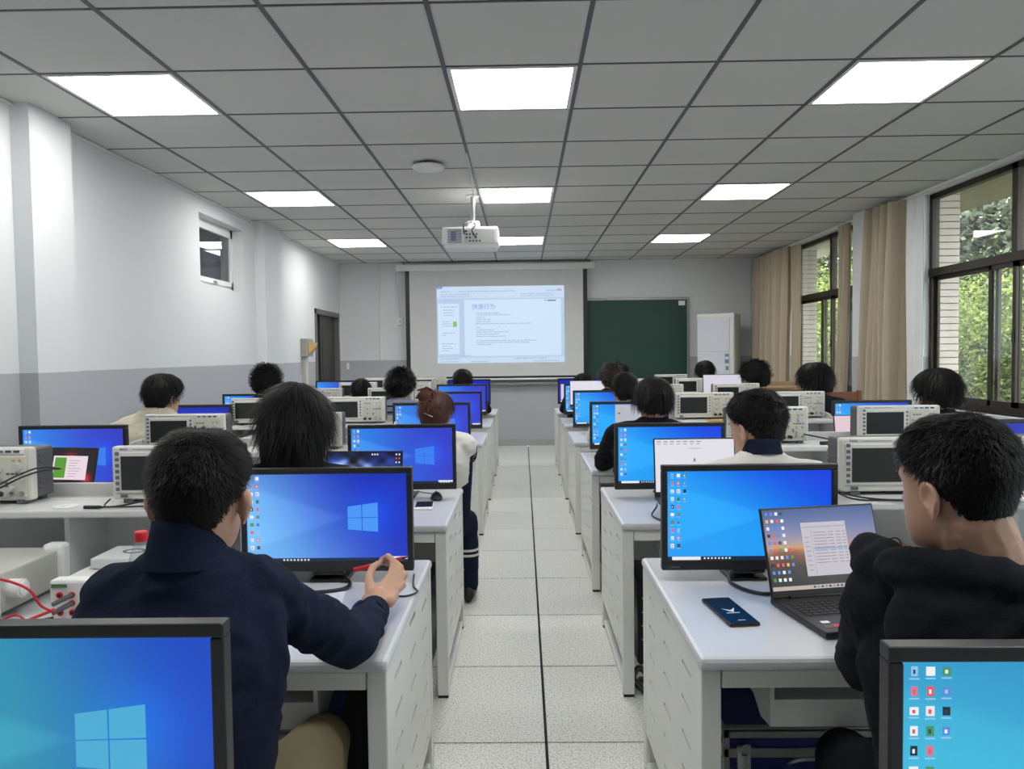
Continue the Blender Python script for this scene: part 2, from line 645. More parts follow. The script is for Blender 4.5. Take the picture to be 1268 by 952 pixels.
# small high window to the corridor (left)
w = MB()
fx = XL - 0.16
w.box(fx, fx + 0.05, WY0, WY1, WZ0, WZ0 + 0.05)
w.box(fx, fx + 0.05, WY0, WY1, WZ1 - 0.05, WZ1)
w.box(fx, fx + 0.05, WY0, WY0 + 0.05, WZ0, WZ1)
w.box(fx, fx + 0.05, WY1 - 0.05, WY1, WZ0, WZ1)
wl = structure(w.build('window_5', M_WHITE))
s = MB()
a, b, z0, z1 = WY0 + 0.05, WY1 - 0.05, WZ0 + 0.05, WZ1 - 0.05
for bx in ((a, b, z0, z0 + 0.045), (a, b, z1 - 0.045, z1), (a, a + 0.045, z0, z1), (b - 0.045, b, z0, z1)):
    s.box(fx + 0.035, fx + 0.07, *bx)
so = s.build('sash', M_WHITE, wl)
MB().box(fx + 0.045, fx + 0.049, a + 0.04, b - 0.04, z0 + 0.04, z1 - 0.04).build('pane', glass_mat('corridor_glass', (0.8, 0.83, 0.88), 0.03), so)
MB().rbox(fx + 0.07, fx + 0.09, 7.30, 7.36, z0 - 0.015, z0 + 0.025, 0.005).build('latch', M_METAL, so)

# corridor behind the left wall
cr = MB()
cr.box(-4.7, -4.6, 5.5, 13.5, -0.1, H + 0.1)
cr.box(-4.7, XO, 5.5, 13.5, -0.2, -0.1)
cr.box(-4.7, XO, 5.5, 13.5, H, H + 0.1)
cr.box(-4.7, XO, 5.4, 5.5, -0.1, H)
cr.box(-4.7, XO, 13.5, 13.6, -0.1, H)
structure(cr.build('wall_corridor', M_DARKROOM))
cl = thing('ceiling_light', 'added corridor ceiling panel behind the small high window, standing in for a reflected fixture', 'ceiling light', (-4.3, 10.2, H))  # added lamp, stands in for a fixture reflected in the glass
MB().box(0, 0.5, 0, 0.6, -0.012, 0).build('frame', M_WHITE, cl)
MB().box(0.03, 0.47, 0.03, 0.57, -0.016, -0.01).build('diffuser', glow('corridor_lamp', (1, 1, 1), 4.0), cl)

# double door
d = MB()
d.box(XL - 0.2, XL + 0.012, DY0, DY0 + 0.06, 0, DZ)
d.box(XL - 0.2, XL + 0.012, DY1 - 0.06, DY1, 0, DZ)
d.box(XL - 0.2, XL + 0.012, DY0, DY1, DZ - 0.07, DZ)
door = structure(d.build('door_1', M_DOORFRAME))
lf = MB()
lf.rbox(XL - 0.10, XL - 0.06, 11.02, DY1 - 0.06, 0.01, DZ - 0.07, 0.004)
for z0, z1 in ((0.2, 0.9), (1.05, 1.9)):
    lf.rbox(XL - 0.065, XL - 0.054, 11.12, 11.74, z0, z1, 0.004)
leaf = lf.build('door_leaf', M_DOOR, door)
MB().cyl((XL - 0.06, 11.08, 1.0), (XL - 0.02, 11.08, 1.0), 0.009).cyl((XL - 0.022, 11.08, 1.0), (XL - 0.022, 11.2, 1.0), 0.008).build('door_handle', M_METAL, leaf)
MO = Matrix.Translation((XL - 0.09, DY0 + 0.07, 0)) @ Matrix.Rotation(-0.15, 4, 'Z')
l2 = MB()
l2.rbox(-0.62, 0.0, 0.0, 0.04, 0.01, DZ - 0.08, 0.004, 0, MO)
for z0, z1 in ((0.2, 0.7), (0.8, 1.2), (1.3, 1.9)):
    l2.rbox(-0.54, -0.08, 0.03, 0.05, z0, z1, 0.004, 0, MO)
l2.build('door_leaf', M_DOOR, door)
#PART2

# ------------------------------------------------------------------ front of the room
bb = thing('blackboard', 'long dark green chalkboard with metal frame behind the projection screen', 'blackboard', (0.7, YB, 1.05))
MB().box(-1.9, 1.9, -0.05, -0.02, 0.0, 1.24).build('board_panel', M_BOARD, bb)
f = MB()
f.rbox(-1.93, 1.93, -0.06, -0.01, 1.23, 1.27, 0.004)
f.rbox(-1.93, 1.93, -0.06, -0.01, -0.04, 0.0, 0.004)
f.rbox(-1.93, -1.89, -0.06, -0.01, 0.0, 1.23, 0.004)
f.rbox(1.89, 1.93, -0.06, -0.01, 0.0, 1.23, 0.004)
f.build('frame', M_ALU, bb)
MB().rbox(-1.9, 1.9, -0.13, -0.05, -0.075, -0.055, 0.004).rbox(-1.9, 1.9, -0.135, -0.125, -0.075, -0.04, 0.003).build('chalk_tray', M_ALU, bb)
MB().box(1.76, 1.86, -0.054, -0.0505, 1.14, 1.21).build('paper_label', M_PAPER, bb)

scr = thing('projection_screen', 'white pull-down projection screen with black borders showing a slide editor', 'projection screen', (-0.40, YB - 0.16, 1.08))
MB().box(-1.36, 1.36, -0.001, 0.001, 0.03, 1.70).build('fabric', mat('screen_fabric', rgb(212, 212, 212), 0.9, bump=0.05, bump_scale=200), scr)
f = MB()
f.box(-1.42, -1.355, -0.002, 0.002, 0.0, 1.70)
f.box(1.355, 1.42, -0.002, 0.002, 0.0, 1.70)
f.box(-1.42, 1.42, -0.002, 0.002, 0.0, 0.035)
f.build('black_border', M_BLACK, scr)
MB().cyl((-1.44, 0, -0.012), (1.44, 0, -0.012), 0.016).build('bottom_bar', M_WHITE, scr)
MB().rbox(-1.56, 1.53, -0.05, 0.06, 1.69, 1.79, 0.015).build('housing', M_WHITE, scr)
for x in (-1.48, 1.45):
    MB().rbox(x, x + 0.03, 0.0, 0.155, 1.72, 1.83, 0.004).build('bracket', M_METAL, scr)
M_PROJ = glow('projected_white', rgb(205, 226, 250), 0.92)
pj = MB().box(-0.93, 1.06, -0.0035, -0.0015, 0.245, 1.44).build('projected_picture', M_PROJ, scr)
M_T1 = glow('projected_grey', rgb(165, 188, 214), 0.9)
M_T2 = glow('projected_blue', rgb(120, 155, 225), 0.95)
M_T3 = glow('projected_green', rgb(140, 200, 105), 0.9)
M_T4 = glow('projected_pale', rgb(188, 212, 240), 0.92)
M_T5 = glow('projected_page', rgb(210, 231, 252), 0.95)


def pr(u0, u1, v0, v1, m, name='interface_block', dep=0.0045):
    X = lambda u: -0.93 + 1.99 * u
    Z = lambda v: 1.44 - 1.195 * v
    return MB().box(X(u0), X(u1), -dep, -0.0035, Z(v1), Z(v0)).build(name, m, pj)


pr(0.0, 1, 0.155, 0.93, M_T4, dep=0.0038)
pr(0.215, 0.975, 0.175, 0.91, M_T5, 'slide_page', 0.0042)
pr(0.01, 0.175, 0.22, 0.88, M_T5, 'thumbnail_pane', 0.0042)
pr(0, 0.045, 0, 0.028, M_T2, 'file_tab')
pr(0.125, 0.155, 0.455, 0.525, M_T3, 'green_thumbnail', 0.006)
ln = MB()
rn = random.Random(3)


def tl(u0, u1, v, h=0.009):
    X = lambda u: -0.93 + 1.99 * u
    Z = lambda q: 1.44 - 1.195 * q
    u = u0
    while u < u1:
        w_ = rn.uniform(0.012, 0.05)
        ln.box(X(u), X(min(u + w_, u1)), -0.0055, -0.0045, Z(v + h), Z(v))
        u += w_ + rn.uniform(0.002, 0.008)


for v, a, b in ((0.345, .31, .49), (0.368, .31, .58), (0.40, .31, .38), (0.428, .31, .42), (0.455, .31, .42), (0.483, .30, .74),
                (0.535, .31, .34), (0.565, .31, .45), (0.592, .31, .56), (0.62, .31, .49), (0.648, .31, .54), (0.705, .31, .78), (0.73, .31, .72), (0.755, .31, .43),
                (0.06, .03, .11), (0.06, .17, .62), (0.06, .86, .98), (0.098, .03, .26), (0.098, .66, .92), (0.125, .03, .26), (0.125, .66, .92), (0.175, .06, .12),
                (0.897, .19, .27), (0.94, .03, .18), (0.94, .60, .86), (0.975, .02, .17), (0.975, .27, .40), (0.975, .76, .96),
                (0.26, .03, .16), (0.30, .05, .14), (0.335, .05, .13), (0.37, .05, .13), (0.45, .04, .11), (0.48, .04, .12), (0.51, .04, .12), (0.60, .04, .14), (0.63, .04, .07),
                (0.74, .03, .15), (0.77, .04, .1), (0.80, .04, .12), (0.83, .04, .1)):
    tl(a, b, v)
ln.build('text_lines', M_T1, pj)
text_mesh('slide_title', '快速行为', 0.092, M_T2, pj, (-0.93 + 1.99 * 0.275, -0.0056, 1.44 - 1.195 * 0.292))
pr(0.845, 0.86, 0.185, 0.2, M_T2, 'slide_emblem', 0.006)
pr(0.868, 0.935, 0.186, 0.203, glow('projected_dark', rgb(110, 130, 165), 0.9), 'slide_caption', 0.006)
pr(0.945, 0.98, 0.045, 0.07, glow('projected_rose', rgb(205, 170, 185), 0.9), 'share_button', 0.006)
# white pull cord and socket left of screen
sk = thing('wall_socket', 'white socket box with a long thin cord on the wall left of the projection screen', 'socket', (-1.93, YB, 2.0))
MB().rbox(-0.045, 0.045, -0.035, 0, -0.06, 0.06, 0.006).build('box', M_WHITE, sk)
MB().rbox(-0.02, 0.02, -0.038, -0.034, -0.03, 0.02, 0.002).build('outlet', M_SHELF, sk)
MB().tube([(-0.045, -0.04, 0.86), (-0.06, -0.03, 0.6), (-0.025, -0.03, 0.3), (0.0, -0.03, 0.055)], 0.006).build('cord', M_WHITE, sk)
tag(MB().tube([(-2.25, YB - 0.012, 2.9), (-2.25, YB - 0.012, 1.9), (-2.25, YB - 0.012, 1.39)], 0.012, 8).build('wall_conduit', M_WHITE), 'thin white conduit down the back wall near the left corner', 'conduit')
sw = thing('light_switch', 'small white wall switch on the grey wainscot beside the dark door', 'switch', (-2.78, YB, 1.30))
MB().rbox(-0.02, 0.02, -0.012, 0, -0.05, 0.05, 0.003).build('plate', M_WHITE, sw)

# floor-standing air conditioner, turned towards the room
ac = thing('air_conditioner', 'tall white floor-standing air conditioner in the right front corner', 'air conditioner', (2.99, 11.56, 0), math.radians(-30))
MB().rbox(-0.28, 0.28, -0.19, 0.19, 0.0, 2.03, 0.02).build('cabinet', M_WHITE, ac)
MB().rbox(-0.272, 0.215, -0.202, -0.188, 1.45, 1.955, 0.006).build('upper_panel', mat('ac_blue_white', rgb(222, 226, 236), 0.4), ac)
MB().rbox(-0.272, 0.215, -0.202, -0.188, 0.10, 1.44, 0.006).build('lower_panel', MATS['ac_blue_white'], ac)
MB().rbox(-0.28, 0.28, -0.2, -0.18, 1.965, 2.02, 0.006).build('top_grille', M_WHITE, ac)
MB().box(0.145, 0.205, -0.204, -0.2015, 1.28, 1.42).build('energy_label', mat('label_blue', rgb(120, 140, 170), 0.6), ac)
MB().box(0.15, 0.2, -0.206, -0.2035, 1.34, 1.38).build('label_band', M_PAPER, ac)
MB().box(0.155, 0.2, -0.204, -0.2015, 1.18, 1.24).build('rating_label', mat('label_grey', rgb(130, 136, 146), 0.6), ac)

# fuse box with tan paper and its trunking on the left wall
sb = thing('fuse_box', 'grey fuse box with a tan paper flap on the left wall before the door', 'fuse box', (XL, 9.95, 1.46))
MB().rbox(0, 0.09, -0.14, 0.14, 0, 0.235, 0.006).build('box', mat('box_grey', rgb(168, 166, 158), 0.6), sb)
MB().quadmesh([(0.095, -0.11, 0.03), (0.10, 0.12, 0.05), (0.15, 0.14, 0.18), (0.10, -0.1, 0.19), (0.099, -0.11, 0.03), (0.104, 0.12, 0.05), (0.154, 0.14, 0.18), (0.104, -0.1, 0.19)],
              [(0, 1, 2, 3), (4, 5, 6, 7), (0, 1, 5, 4), (1, 2, 6, 5), (2, 3, 7, 6), (3, 0, 4, 7)]).build('paper_flap', mat('tan_paper', rgb(205, 168, 110), 0.8, noise_amt=0.2, noise_scale=25), sb)
MB().rbox(0, 0.05, -0.07, 0.05, -1.44, -0.002, 0.006).build('cable_trunking', mat('trunking', rgb(208, 206, 196), 0.6), sb)

# ceiling projector
pjr = thing('projector', 'white ceiling projector on a short drop pole', 'projector', (-0.46, 7.0, 2.42), 0)
b = MB()
b.rbox(-0.255, 0.255, -0.16, 0.18, 0.03, 0.19, 0.02)
b.rbox(-0.235, 0.235, -0.14, 0.16, 0.0, 0.05, 0.015)
b.build('housing', M_WHITE, pjr)
v = MB()
for k in range(9):
    v.box(-0.20, -0.075, -0.165, -0.158, 0.045 + 0.014 * k, 0.052 + 0.014 * k)
v.build('vent_grille', mat('vent_grey', rgb(120, 120, 132), 0.6), pjr)
MB().box(-0.17, -0.125, -0.163, -0.1595, 0.06, 0.15).build('inner_filter', mat('lilac_filter', rgb(150, 140, 200), 0.5), pjr)
MB().rbox(-0.05, 0.22, -0.163, -0.157, 0.04, 0.165, 0.003).build('rear_plate', M_SHELF, pjr)
pt = MB()
for (x, z) in ((-0.03, .12), (0.0, .12), (.03, .12), (.06, .12), (-0.03, .09), (0, .09), (.05, .09), (0.0, .06), (.03, .06), (.06, .06), (.09, .06)):
    pt.cyl((x, -0.157, z), (x, -0.168, z), 0.008, n=8)
pt.rbox(-0.045, -0.025, -0.168, -0.157, 0.14, 0.155, 0.002)
pt.build('ports', M_BLACK, pjr)
MB().cyl((0.02, 0, 0.25), (0.02, 0, 0.4975), 0.02, n=16).build('drop_pole', M_METAL, pjr)
MB().rbox(-0.03, 0.08, -0.05, 0.06, 0.185, 0.26, 0.01).build('mount_bracket', M_WHITE, pjr)
MB().cyl((0.02, 0, 0.484), (0.02, 0, 0.4985), 0.06, n=20).build('ceiling_flange', M_WHITE, pjr)
MB().tube([(0.02, -0.03, 0.26), (-0.02, -0.12, 0.23), (-0.055, -0.18, 0.20), (-0.05, -0.168, 0.12)], 0.006).tube([(0.03, -0.03, 0.24), (0.05, -0.15, 0.2), (0.02, -0.185, 0.15), (0.06, -0.17, 0.09)], 0.006).build('cables', M_BLACK, pjr)
MB().cyl((0.17, 0.18, 0.1), (0.17, 0.20, 0.1), 0.045, n=20).build('lens', M_BLACKGLOSS, pjr)
ob = MB().tube([(-0.42, 6.9, 2.70), (-0.40, 6.5, 2.80), (-0.39, 5.9, 2.905), (-0.385, 5.5, 2.905)], 0.005).build('ceiling_cable', M_WHITE)
tag(ob, 'white cable running from the projector up along the ceiling rail', 'cable')

ap = thing('access_point', 'round white wireless access point on the ceiling', 'access point', (-0.70, 5.80, H - 0.002))
MB().cyl((0, 0, -0.018), (0, 0, 0.0), 0.075, n=24).build('mount', M_BLACK, ap)
rs = []
for r_, z in ((0.02, -0.018), (0.11, -0.019), (0.122, -0.026), (0.124, -0.036), (0.112, -0.048), (0.07, -0.056), (0.01, -0.058)):
    rs.append([(r_ * math.cos(2 * PI * k / 32), r_ * math.sin(2 * PI * k / 32), z) for k in range(32)])
MB().rings(rs[::-1]).build('cover', M_WHITE, ap)
MB().ball((0.0, -0.118, -0.026), 0.005, n=8, m=6).build('indicator', M_BLACK, ap)

# ------------------------------------------------------------------ curtains
def curtain(name, y0, y1, x, amp, waves, m, seed, flare=0.0, z0=0.55, z1=2.86, th=0.006, lean=0.0):
    r_ = random.Random(seed)
    n, k = waves * 10, 14
    ph = [r_.uniform(-0.5, 0.5) for _ in range(waves + 1)]
    am = [r_.uniform(0.6, 1.25) for _ in range(waves + 1)]
    vs = []
    for j in range(k + 1):
        t = j / k
        z = z1 + (z0 - z1) * t
        for i in range(n + 1):
            s_ = i / n
            w_ = s_ * waves
            a = am[int(min(w_, waves))]
            y = y0 + (y1 - y0) * s_ + (s_ - 0.5) * flare * t ** 1.5 + lean * t ** 1.5 + 0.012 * math.sin(3 * t + w_)
            vs.append((x + amp * a * math.sin(2 * PI * w_ + ph[int(w_)] * t) * (0.75 + 0.35 * t) + 0.01 * math.sin(5 * t + 2 * w_), y, z))
    fs = [(j * (n + 1) + i, j * (n + 1) + i + 1, (j + 1) * (n + 1) + i + 1, (j + 1) * (n + 1) + i) for j in range(k) for i in range(n)]
    N = len(vs)
    vs2 = vs + [(a[0] + th, a[1], a[2]) for a in vs]
    fs2 = fs + [tuple(i + N for i in f[::-1]) for f in fs]
    e = MB().quadmesh(vs2, fs2, 0, True)
    return e.mesh(name, m)


def curtain_thing(label, parts):
    c = thing('curtain', label, 'curtain', (0, 0, 0), group=None)
    for p in parts:
        obj(p[0], p[1], c)
    return c


curtain_thing('beige floor-length curtain bunched in the far right corner by the far window',
              [('drape', curtain('drape', 10.30, 11.72, 3.59, 0.09, 8, M_CURTAIN, 1)), ('lining', curtain('lining', 10.05, 10.34, 3.66, 0.02, 3, M_CURTAIN, 2))])
curtain_thing('narrow beige curtain between the far window and the wall column',
              [('drape', curtain('drape', 8.42, 8.66, 3.60, 0.035, 3, M_CURTAIN, 3, 0.10, lean=0.12))])
curtain_thing('wide beige curtain with white lining gathered beside the near window',
              [('drape', curtain('drape', 7.20, 7.86, 3.57, 0.10, 5, M_CURTAIN, 4, 0.16, lean=0.04)), ('white_lining', curtain('white_lining', 6.95, 7.22, 3.64, 0.02, 2, M_SHEER, 5, 0.05))])
ob = MB().cyl((3.63, -2.4, 2.875), (3.63, 11.9, 2.875), 0.012).build('curtain_rail', M_WHITE)
tag(ob, 'white curtain rail running under the ceiling along the windows', 'curtain rail')

# ------------------------------------------------------------------ outside
gb = MB()  # ground, plus an added bank that keeps gaps between the leaves dark
gb.quadmesh([(3.9, -6, -0.6), (9.5, -6, -0.6), (9.5, 32, -0.6), (3.9, 32, -0.6), (18, -6, 3.0), (18, 32, 3.0), (18, -6, -4), (18, 32, -4), (3.9, -6, -4), (3.9, 32, -4), (9.5, -6, -4), (9.5, 32, -4)],
            [(0, 1, 2, 3), (1, 4, 5, 2), (4, 6, 7, 5), (0, 8, 10, 1), (1, 10, 6, 4), (3, 2, 11, 9), (2, 5, 7, 11), (8, 9, 11, 10), (10, 11, 7, 6), (0, 3, 9, 8)])
structure(gb.build('ground', mat('dark_soil', rgb(52, 56, 36), 0.95, noise_amt=0.4, noise_scale=3)))
structure(MB().box(3.92, 5.0, -4, 14, 3.0, 3.15).build('eaves', M_SOFFIT))
structure(MB().box(3.92, 4.0, -4, 14, 2.93, 3.0).build('eaves_beam', M_SOFFIT))


def pier(n, y0, y1, z0=0.2, z1=3.0):
    core = structure(MB().box(3.925, 4.125, y0 + 0.012, y1 - 0.012, -0.8, z1).build('wall_pier_%d' % n, M_MORTAR))
    bm_ = MB().rbox(0.0, 0.215, 0.0, 0.014, 0.002, 0.058, 0.002)
    me = bm_.mesh('brick', M_BRICK)
    me2 = MB().rbox(0.0, 0.014, 0.0, 0.215, 0.002, 0.058, 0.002).mesh('brick', M_BRICK)
    z = z0
    while z < z1 - 0.06:
        obj('brick', me, core, (3.924, y0, z))
        y = y0 + 0.004
        while y < y1 - 0.2:
            obj('brick', me2, core, (4.124, y, z))
            y += 0.221
        z += 0.064


pier(1, 7.24, 7.92, 0.8)
pier(2, 10.70, 11.4, 0.8)
structure(MB().box(3.925, 4.125, 3.25, 3.9, -0.8, 3.0).build('wall_pier_3', M_BRICK))
structure(MB().box(3.92, 3.96, -4, 14, -0.8, 0.85).build('wall_outer', M_BRICK))

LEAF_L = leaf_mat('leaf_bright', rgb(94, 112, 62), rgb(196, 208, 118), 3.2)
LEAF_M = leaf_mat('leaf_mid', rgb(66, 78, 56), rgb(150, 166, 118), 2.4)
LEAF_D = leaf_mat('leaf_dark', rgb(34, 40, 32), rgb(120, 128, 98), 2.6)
M_BARK = mat('bark', rgb(86, 74, 60), 0.9, noise_amt=0.3, noise_scale=9)


def foliage(label, cat, c, rad, n, size, lm, seed, trunk=None, name='shrub', group=None, lens=3.6):
    rg = np.random.RandomState(seed)
    root = thing(name, label, cat, (c[0], c[1], trunk if trunk is not None else c[2] - rad[2]), group=group)
    base = np.array([0, 0, c[2] - root.location[2]])
    ncl = max(12, n // 130)
    d = rg.normal(size=(ncl, 3))
    d /= np.linalg.norm(d, axis=1)[:, None]
    cl = base + d * np.array(rad) * rg.uniform(0.35, 1.0, (ncl, 1)) ** 0.6
    idx = rg.randint(0, ncl, n)
    P = cl[idx] + rg.normal(size=(n, 3)) * np.array(rad).mean() * 0.17
    A = rg.normal(size=(n, 3))
    A[:, 2] = A[:, 2] * 0.5 - 0.35
    A /= np.linalg.norm(A, axis=1)[:, None]
    B = np.cross(A, rg.normal(size=(n, 3)) * np.array([1, 1, .5]) + np.array([0, 0, 1.2]))
    B /= np.linalg.norm(B, axis=1)[:, None]
    s = size * rg.uniform(0.6, 1.3, (n, 1))
    V = np.stack([P, P + A * s * 0.5 + B * s / lens, P + A * s, P + A * s * 0.5 - B * s / lens], 1).reshape(-1, 3)
    me = bpy.data.meshes.new('foliage')
    me.vertices.add(4 * n)
    me.vertices.foreach_set('co', V.ravel())
    me.loops.add(4 * n)
    me.loops.foreach_set('vertex_index', np.arange(4 * n))
    me.polygons.add(n)
    me.polygons.foreach_set('loop_start', np.arange(0, 4 * n, 4))
    me.materials.append(lm)
    me.update()
    me.validate()
    obj('foliage', me, root, kind='stuff')
    t = MB()
    for k in range(4):
        a = Vector((rg.uniform(-.15, .15), rg.uniform(-.15, .15), 0))
        e = Vector(cl[rg.randint(0, ncl)])
        mid = a.lerp(e, 0.5) + Vector((rg.uniform(-.2, .2), rg.uniform(-.2, .2), 0))
        t.tube([a, mid, e], [0.05] * 6 + [0.025] * 7, 6)
    t.build('branches', M_BARK, root)
    return root


foliage('bright yellow-green bushy shrub right outside the near window', 'shrub', (6.6, 10.6, 1.2), (1.2, 2.0, 1.25), 46000, 0.06, LEAF_L, 1, -0.6)
foliage('bright green shrub outside the near window, behind the sliding panes', 'shrub', (7.2, 8.2, 1.0), (1.4, 1.8, 1.1), 36000, 0.06, LEAF_L, 2, -0.6)
foliage('light green leafy shrub outside the far window', 'shrub', (6.6, 16.5, 1.6), (1.3, 2.6, 1.5), 34000, 0.085, LEAF_L, 3, -0.6)
foliage('mid green undergrowth low outside the near window', 'shrub', (6.1, 9.6, 0.0), (0.8, 3.0, 0.7), 30000, 0.06, LEAF_M, 4, -0.6)
foliage('mid green shrub between the two windows outside', 'shrub', (7.2, 13.6, 0.9), (1.3, 1.6, 1.4), 28000, 0.07, LEAF_M, 5, -0.6)
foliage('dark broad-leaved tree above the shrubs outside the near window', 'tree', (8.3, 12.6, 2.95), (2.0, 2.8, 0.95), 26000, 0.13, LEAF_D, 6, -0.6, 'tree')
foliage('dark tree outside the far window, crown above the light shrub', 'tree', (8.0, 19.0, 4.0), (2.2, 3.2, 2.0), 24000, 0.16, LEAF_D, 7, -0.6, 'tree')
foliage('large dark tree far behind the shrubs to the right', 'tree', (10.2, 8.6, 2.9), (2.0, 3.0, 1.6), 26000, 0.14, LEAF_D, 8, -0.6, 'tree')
foliage('added dark green hedge closing the sky gaps behind the bright shrubs', 'hedge', (9.0, 13.0, 1.2), (1.0, 8.5, 1.8), 46000, 0.14, LEAF_D, 9, -0.6, 'hedge')  # added to block bright sky between the shrubs
#PART3

# ------------------------------------------------------------------ desks
ROWS = [0.28, 1.74, 3.14, 4.56, 6.03, 7.50, 9.00]
DEP = 0.88
AX = {1: 0.41, -1: -0.33}
WID = 2.38
ROWN = ['nearest row', 'first row', 'second row', 'third row', 'fourth row', 'fifth row', 'last row']
SIDE = {1: 'right of the aisle', -1: 'left of the aisle'}


def slotted_panel(y0, y1, z0, z1, t=0.008):
    """thin end panel with staggered horizontal slits cut right through"""
    ny, nz = 3, 6
    cw, ch = (y1 - y0) / ny, (z1 - z0) / nz
    vs, fs = [], []
    hl, hh = 0.054, 0.0065
    for i in range(ny):
        for j in range(nz):
            a, b = y0 + i * cw, y0 + (i + 1) * cw
            c, d = z0 + j * ch, z0 + (j + 1) * ch
            cy = (a + b) / 2
            cz = (c + d) / 2 + (0.022 if i % 2 else -0.022)
            o = len(vs)
            for x in (0.0, t):
                vs += [(x, a, c), (x, b, c), (x, b, d), (x, a, d), (x, cy - hl, cz - hh), (x, cy + hl, cz - hh), (x, cy + hl, cz + hh), (x, cy - hl, cz + hh)]
            for q in (0, 8):
                for k in range(4):
                    k2 = (k + 1) % 4
                    fs.append((o + q + k, o + q + k2, o + q + 4 + k2, o + q + 4 + k))
            for k in range(4):
                k2 = (k + 1) % 4
                fs.append((o + 4 + k, o + 4 + k2, o + 12 + k2, o + 12 + k))
    return vs, fs


DM = {}
for s in (1, -1):
    def bxs(name, m, boxes, rr=0.0, s=s):
        e = MB()
        for (x0, x1, y0, y1, z0, z1) in boxes:
            xa, xb = sorted((x0 * s, x1 * s))
            if rr:
                e.rbox(xa, xb, y0, y1, z0, z1, rr)
            else:
                e.box(xa, xb, y0, y1, z0, z1)
        return (name, e.mesh(name, m))
    P = []
    P.append(bxs('tabletop', M_TOP, [(-0.004, WID, 0, DEP, 0.713, 0.745)], 0.011))
    for (px, py) in ((0.0, 0.012), (0.0, DEP - 0.055), (WID - 0.045, 0.012), (WID - 0.045, DEP - 0.055)):
        P.append(bxs('leg', M_DESK, [(px, px + 0.048, py, py + 0.048, 0.012, 0.713)], 0.004))
        P.append(bxs('foot_cap', M_RUBBER, [(px + 0.003, px + 0.045, py + 0.003, py + 0.045, 0.0, 0.014)]))
    for px in (0.002, WID - 0.012):
        vs, fs = slotted_panel(0.058, DEP - 0.053, 0.15, 0.713)
        e = MB().quadmesh([((v[0] + px) * s, v[1], v[2]) for v in vs], fs)
        P.append(('side_panel', e.mesh('side_panel', M_DESK)))
    P.append(bxs('bottom_rail', M_DESK, [(0.006, 0.036, 0.06, DEP - 0.055, 0.012, 0.045)], 0.003))
    P.append(bxs('bottom_rail', M_DESK, [(WID - 0.04, WID - 0.006, 0.06, DEP - 0.055, 0.012, 0.045)], 0.003))
    P.append(bxs('apron', M_DESK, [(0.05, WID - 0.05, 0.014, 0.03, 0.668, 0.711)], 0.003))
    P.append(bxs('modesty_panel', M_DESK, [(0.05, WID - 0.05, DEP - 0.03, DEP - 0.018, 0.16, 0.711)]))
    for dx in (0.20, 1.58):
        P.append(bxs('drawer', M_DESK, [(dx, dx + 0.48, 0.10, 0.115, 0.532, 0.600), (dx + 0.004, dx + 0.476, 0.115, 0.45, 0.535, 0.545), (dx + 0.004, dx + 0.012, 0.115, 0.45, 0.54, 0.585), (dx + 0.468, dx + 0.476, 0.115, 0.45, 0.54, 0.585)]))
        for bx in (dx - 0.014, dx + 0.485):
            e = MB()
            xa, xb = sorted((bx * s, (bx + 0.01) * s))
            pts = [(0.085, 0.713), (0.085, 0.54), (0.16, 0.53), (0.50, 0.713)]
            e.quadmesh([(xa, p[0], p[1]) for p in pts] + [(xb, p[0], p[1]) for p in pts], [(3, 2, 1, 0), (4, 5, 6, 7), (0, 1, 5, 4), (1, 2, 6, 5), (2, 3, 7, 6), (3, 0, 4, 7)])
            P.append(('drawer_bracket', e.mesh('drawer_bracket', M_DESK)))
    r0, r1 = 0.56, 1.71
    P.append(bxs('riser_shelf', M_SHELF, [(r0, r1, 0.60, DEP - 0.005, 0.960, 0.985)], 0.006))
    P.append(bxs('riser_back', M_SHELF, [(r0, r1, DEP - 0.018, DEP, 0.745, 1.028)], 0.003))
    for bx in (r0 - 0.012, r1):
        e = MB()
        xa, xb = sorted((bx * s, (bx + 0.014) * s))
        pts = [(0.60, 0.745), (DEP, 0.745), (DEP, 1.028), (0.80, 1.026), (0.72, 1.018), (0.65, 1.003), (0.60, 0.985)]
        n_ = len(pts)
        e.quadmesh([(xa, p[0], p[1]) for p in pts] + [(xb, p[0], p[1]) for p in pts], [tuple(range(n_))[::-1], tuple(range(n_, 2 * n_))] + [(k, (k + 1) % n_, n_ + (k + 1) % n_, n_ + k) for k in range(n_)])
        P.append(('riser_side', e.mesh('riser_side', M_SHELF)))
    P.append(bxs('riser_divider', M_SHELF, [((r0 + r1) / 2 - 0.008, (r0 + r1) / 2 + 0.008, 0.64, DEP - 0.02, 0.745, 0.96)]))
    DM[s] = P
for s in (1, -1):
    for i, y in enumerate(ROWS):
        d = thing('lab_desk', 'long white steel lab desk with slotted end panel, %s %s' % (ROWN[i], SIDE[s]), 'desk', (AX[s], y, 0), group='white lab desks in two blocks')
        for nm, me in DM[s]:
            obj(nm, me, d)

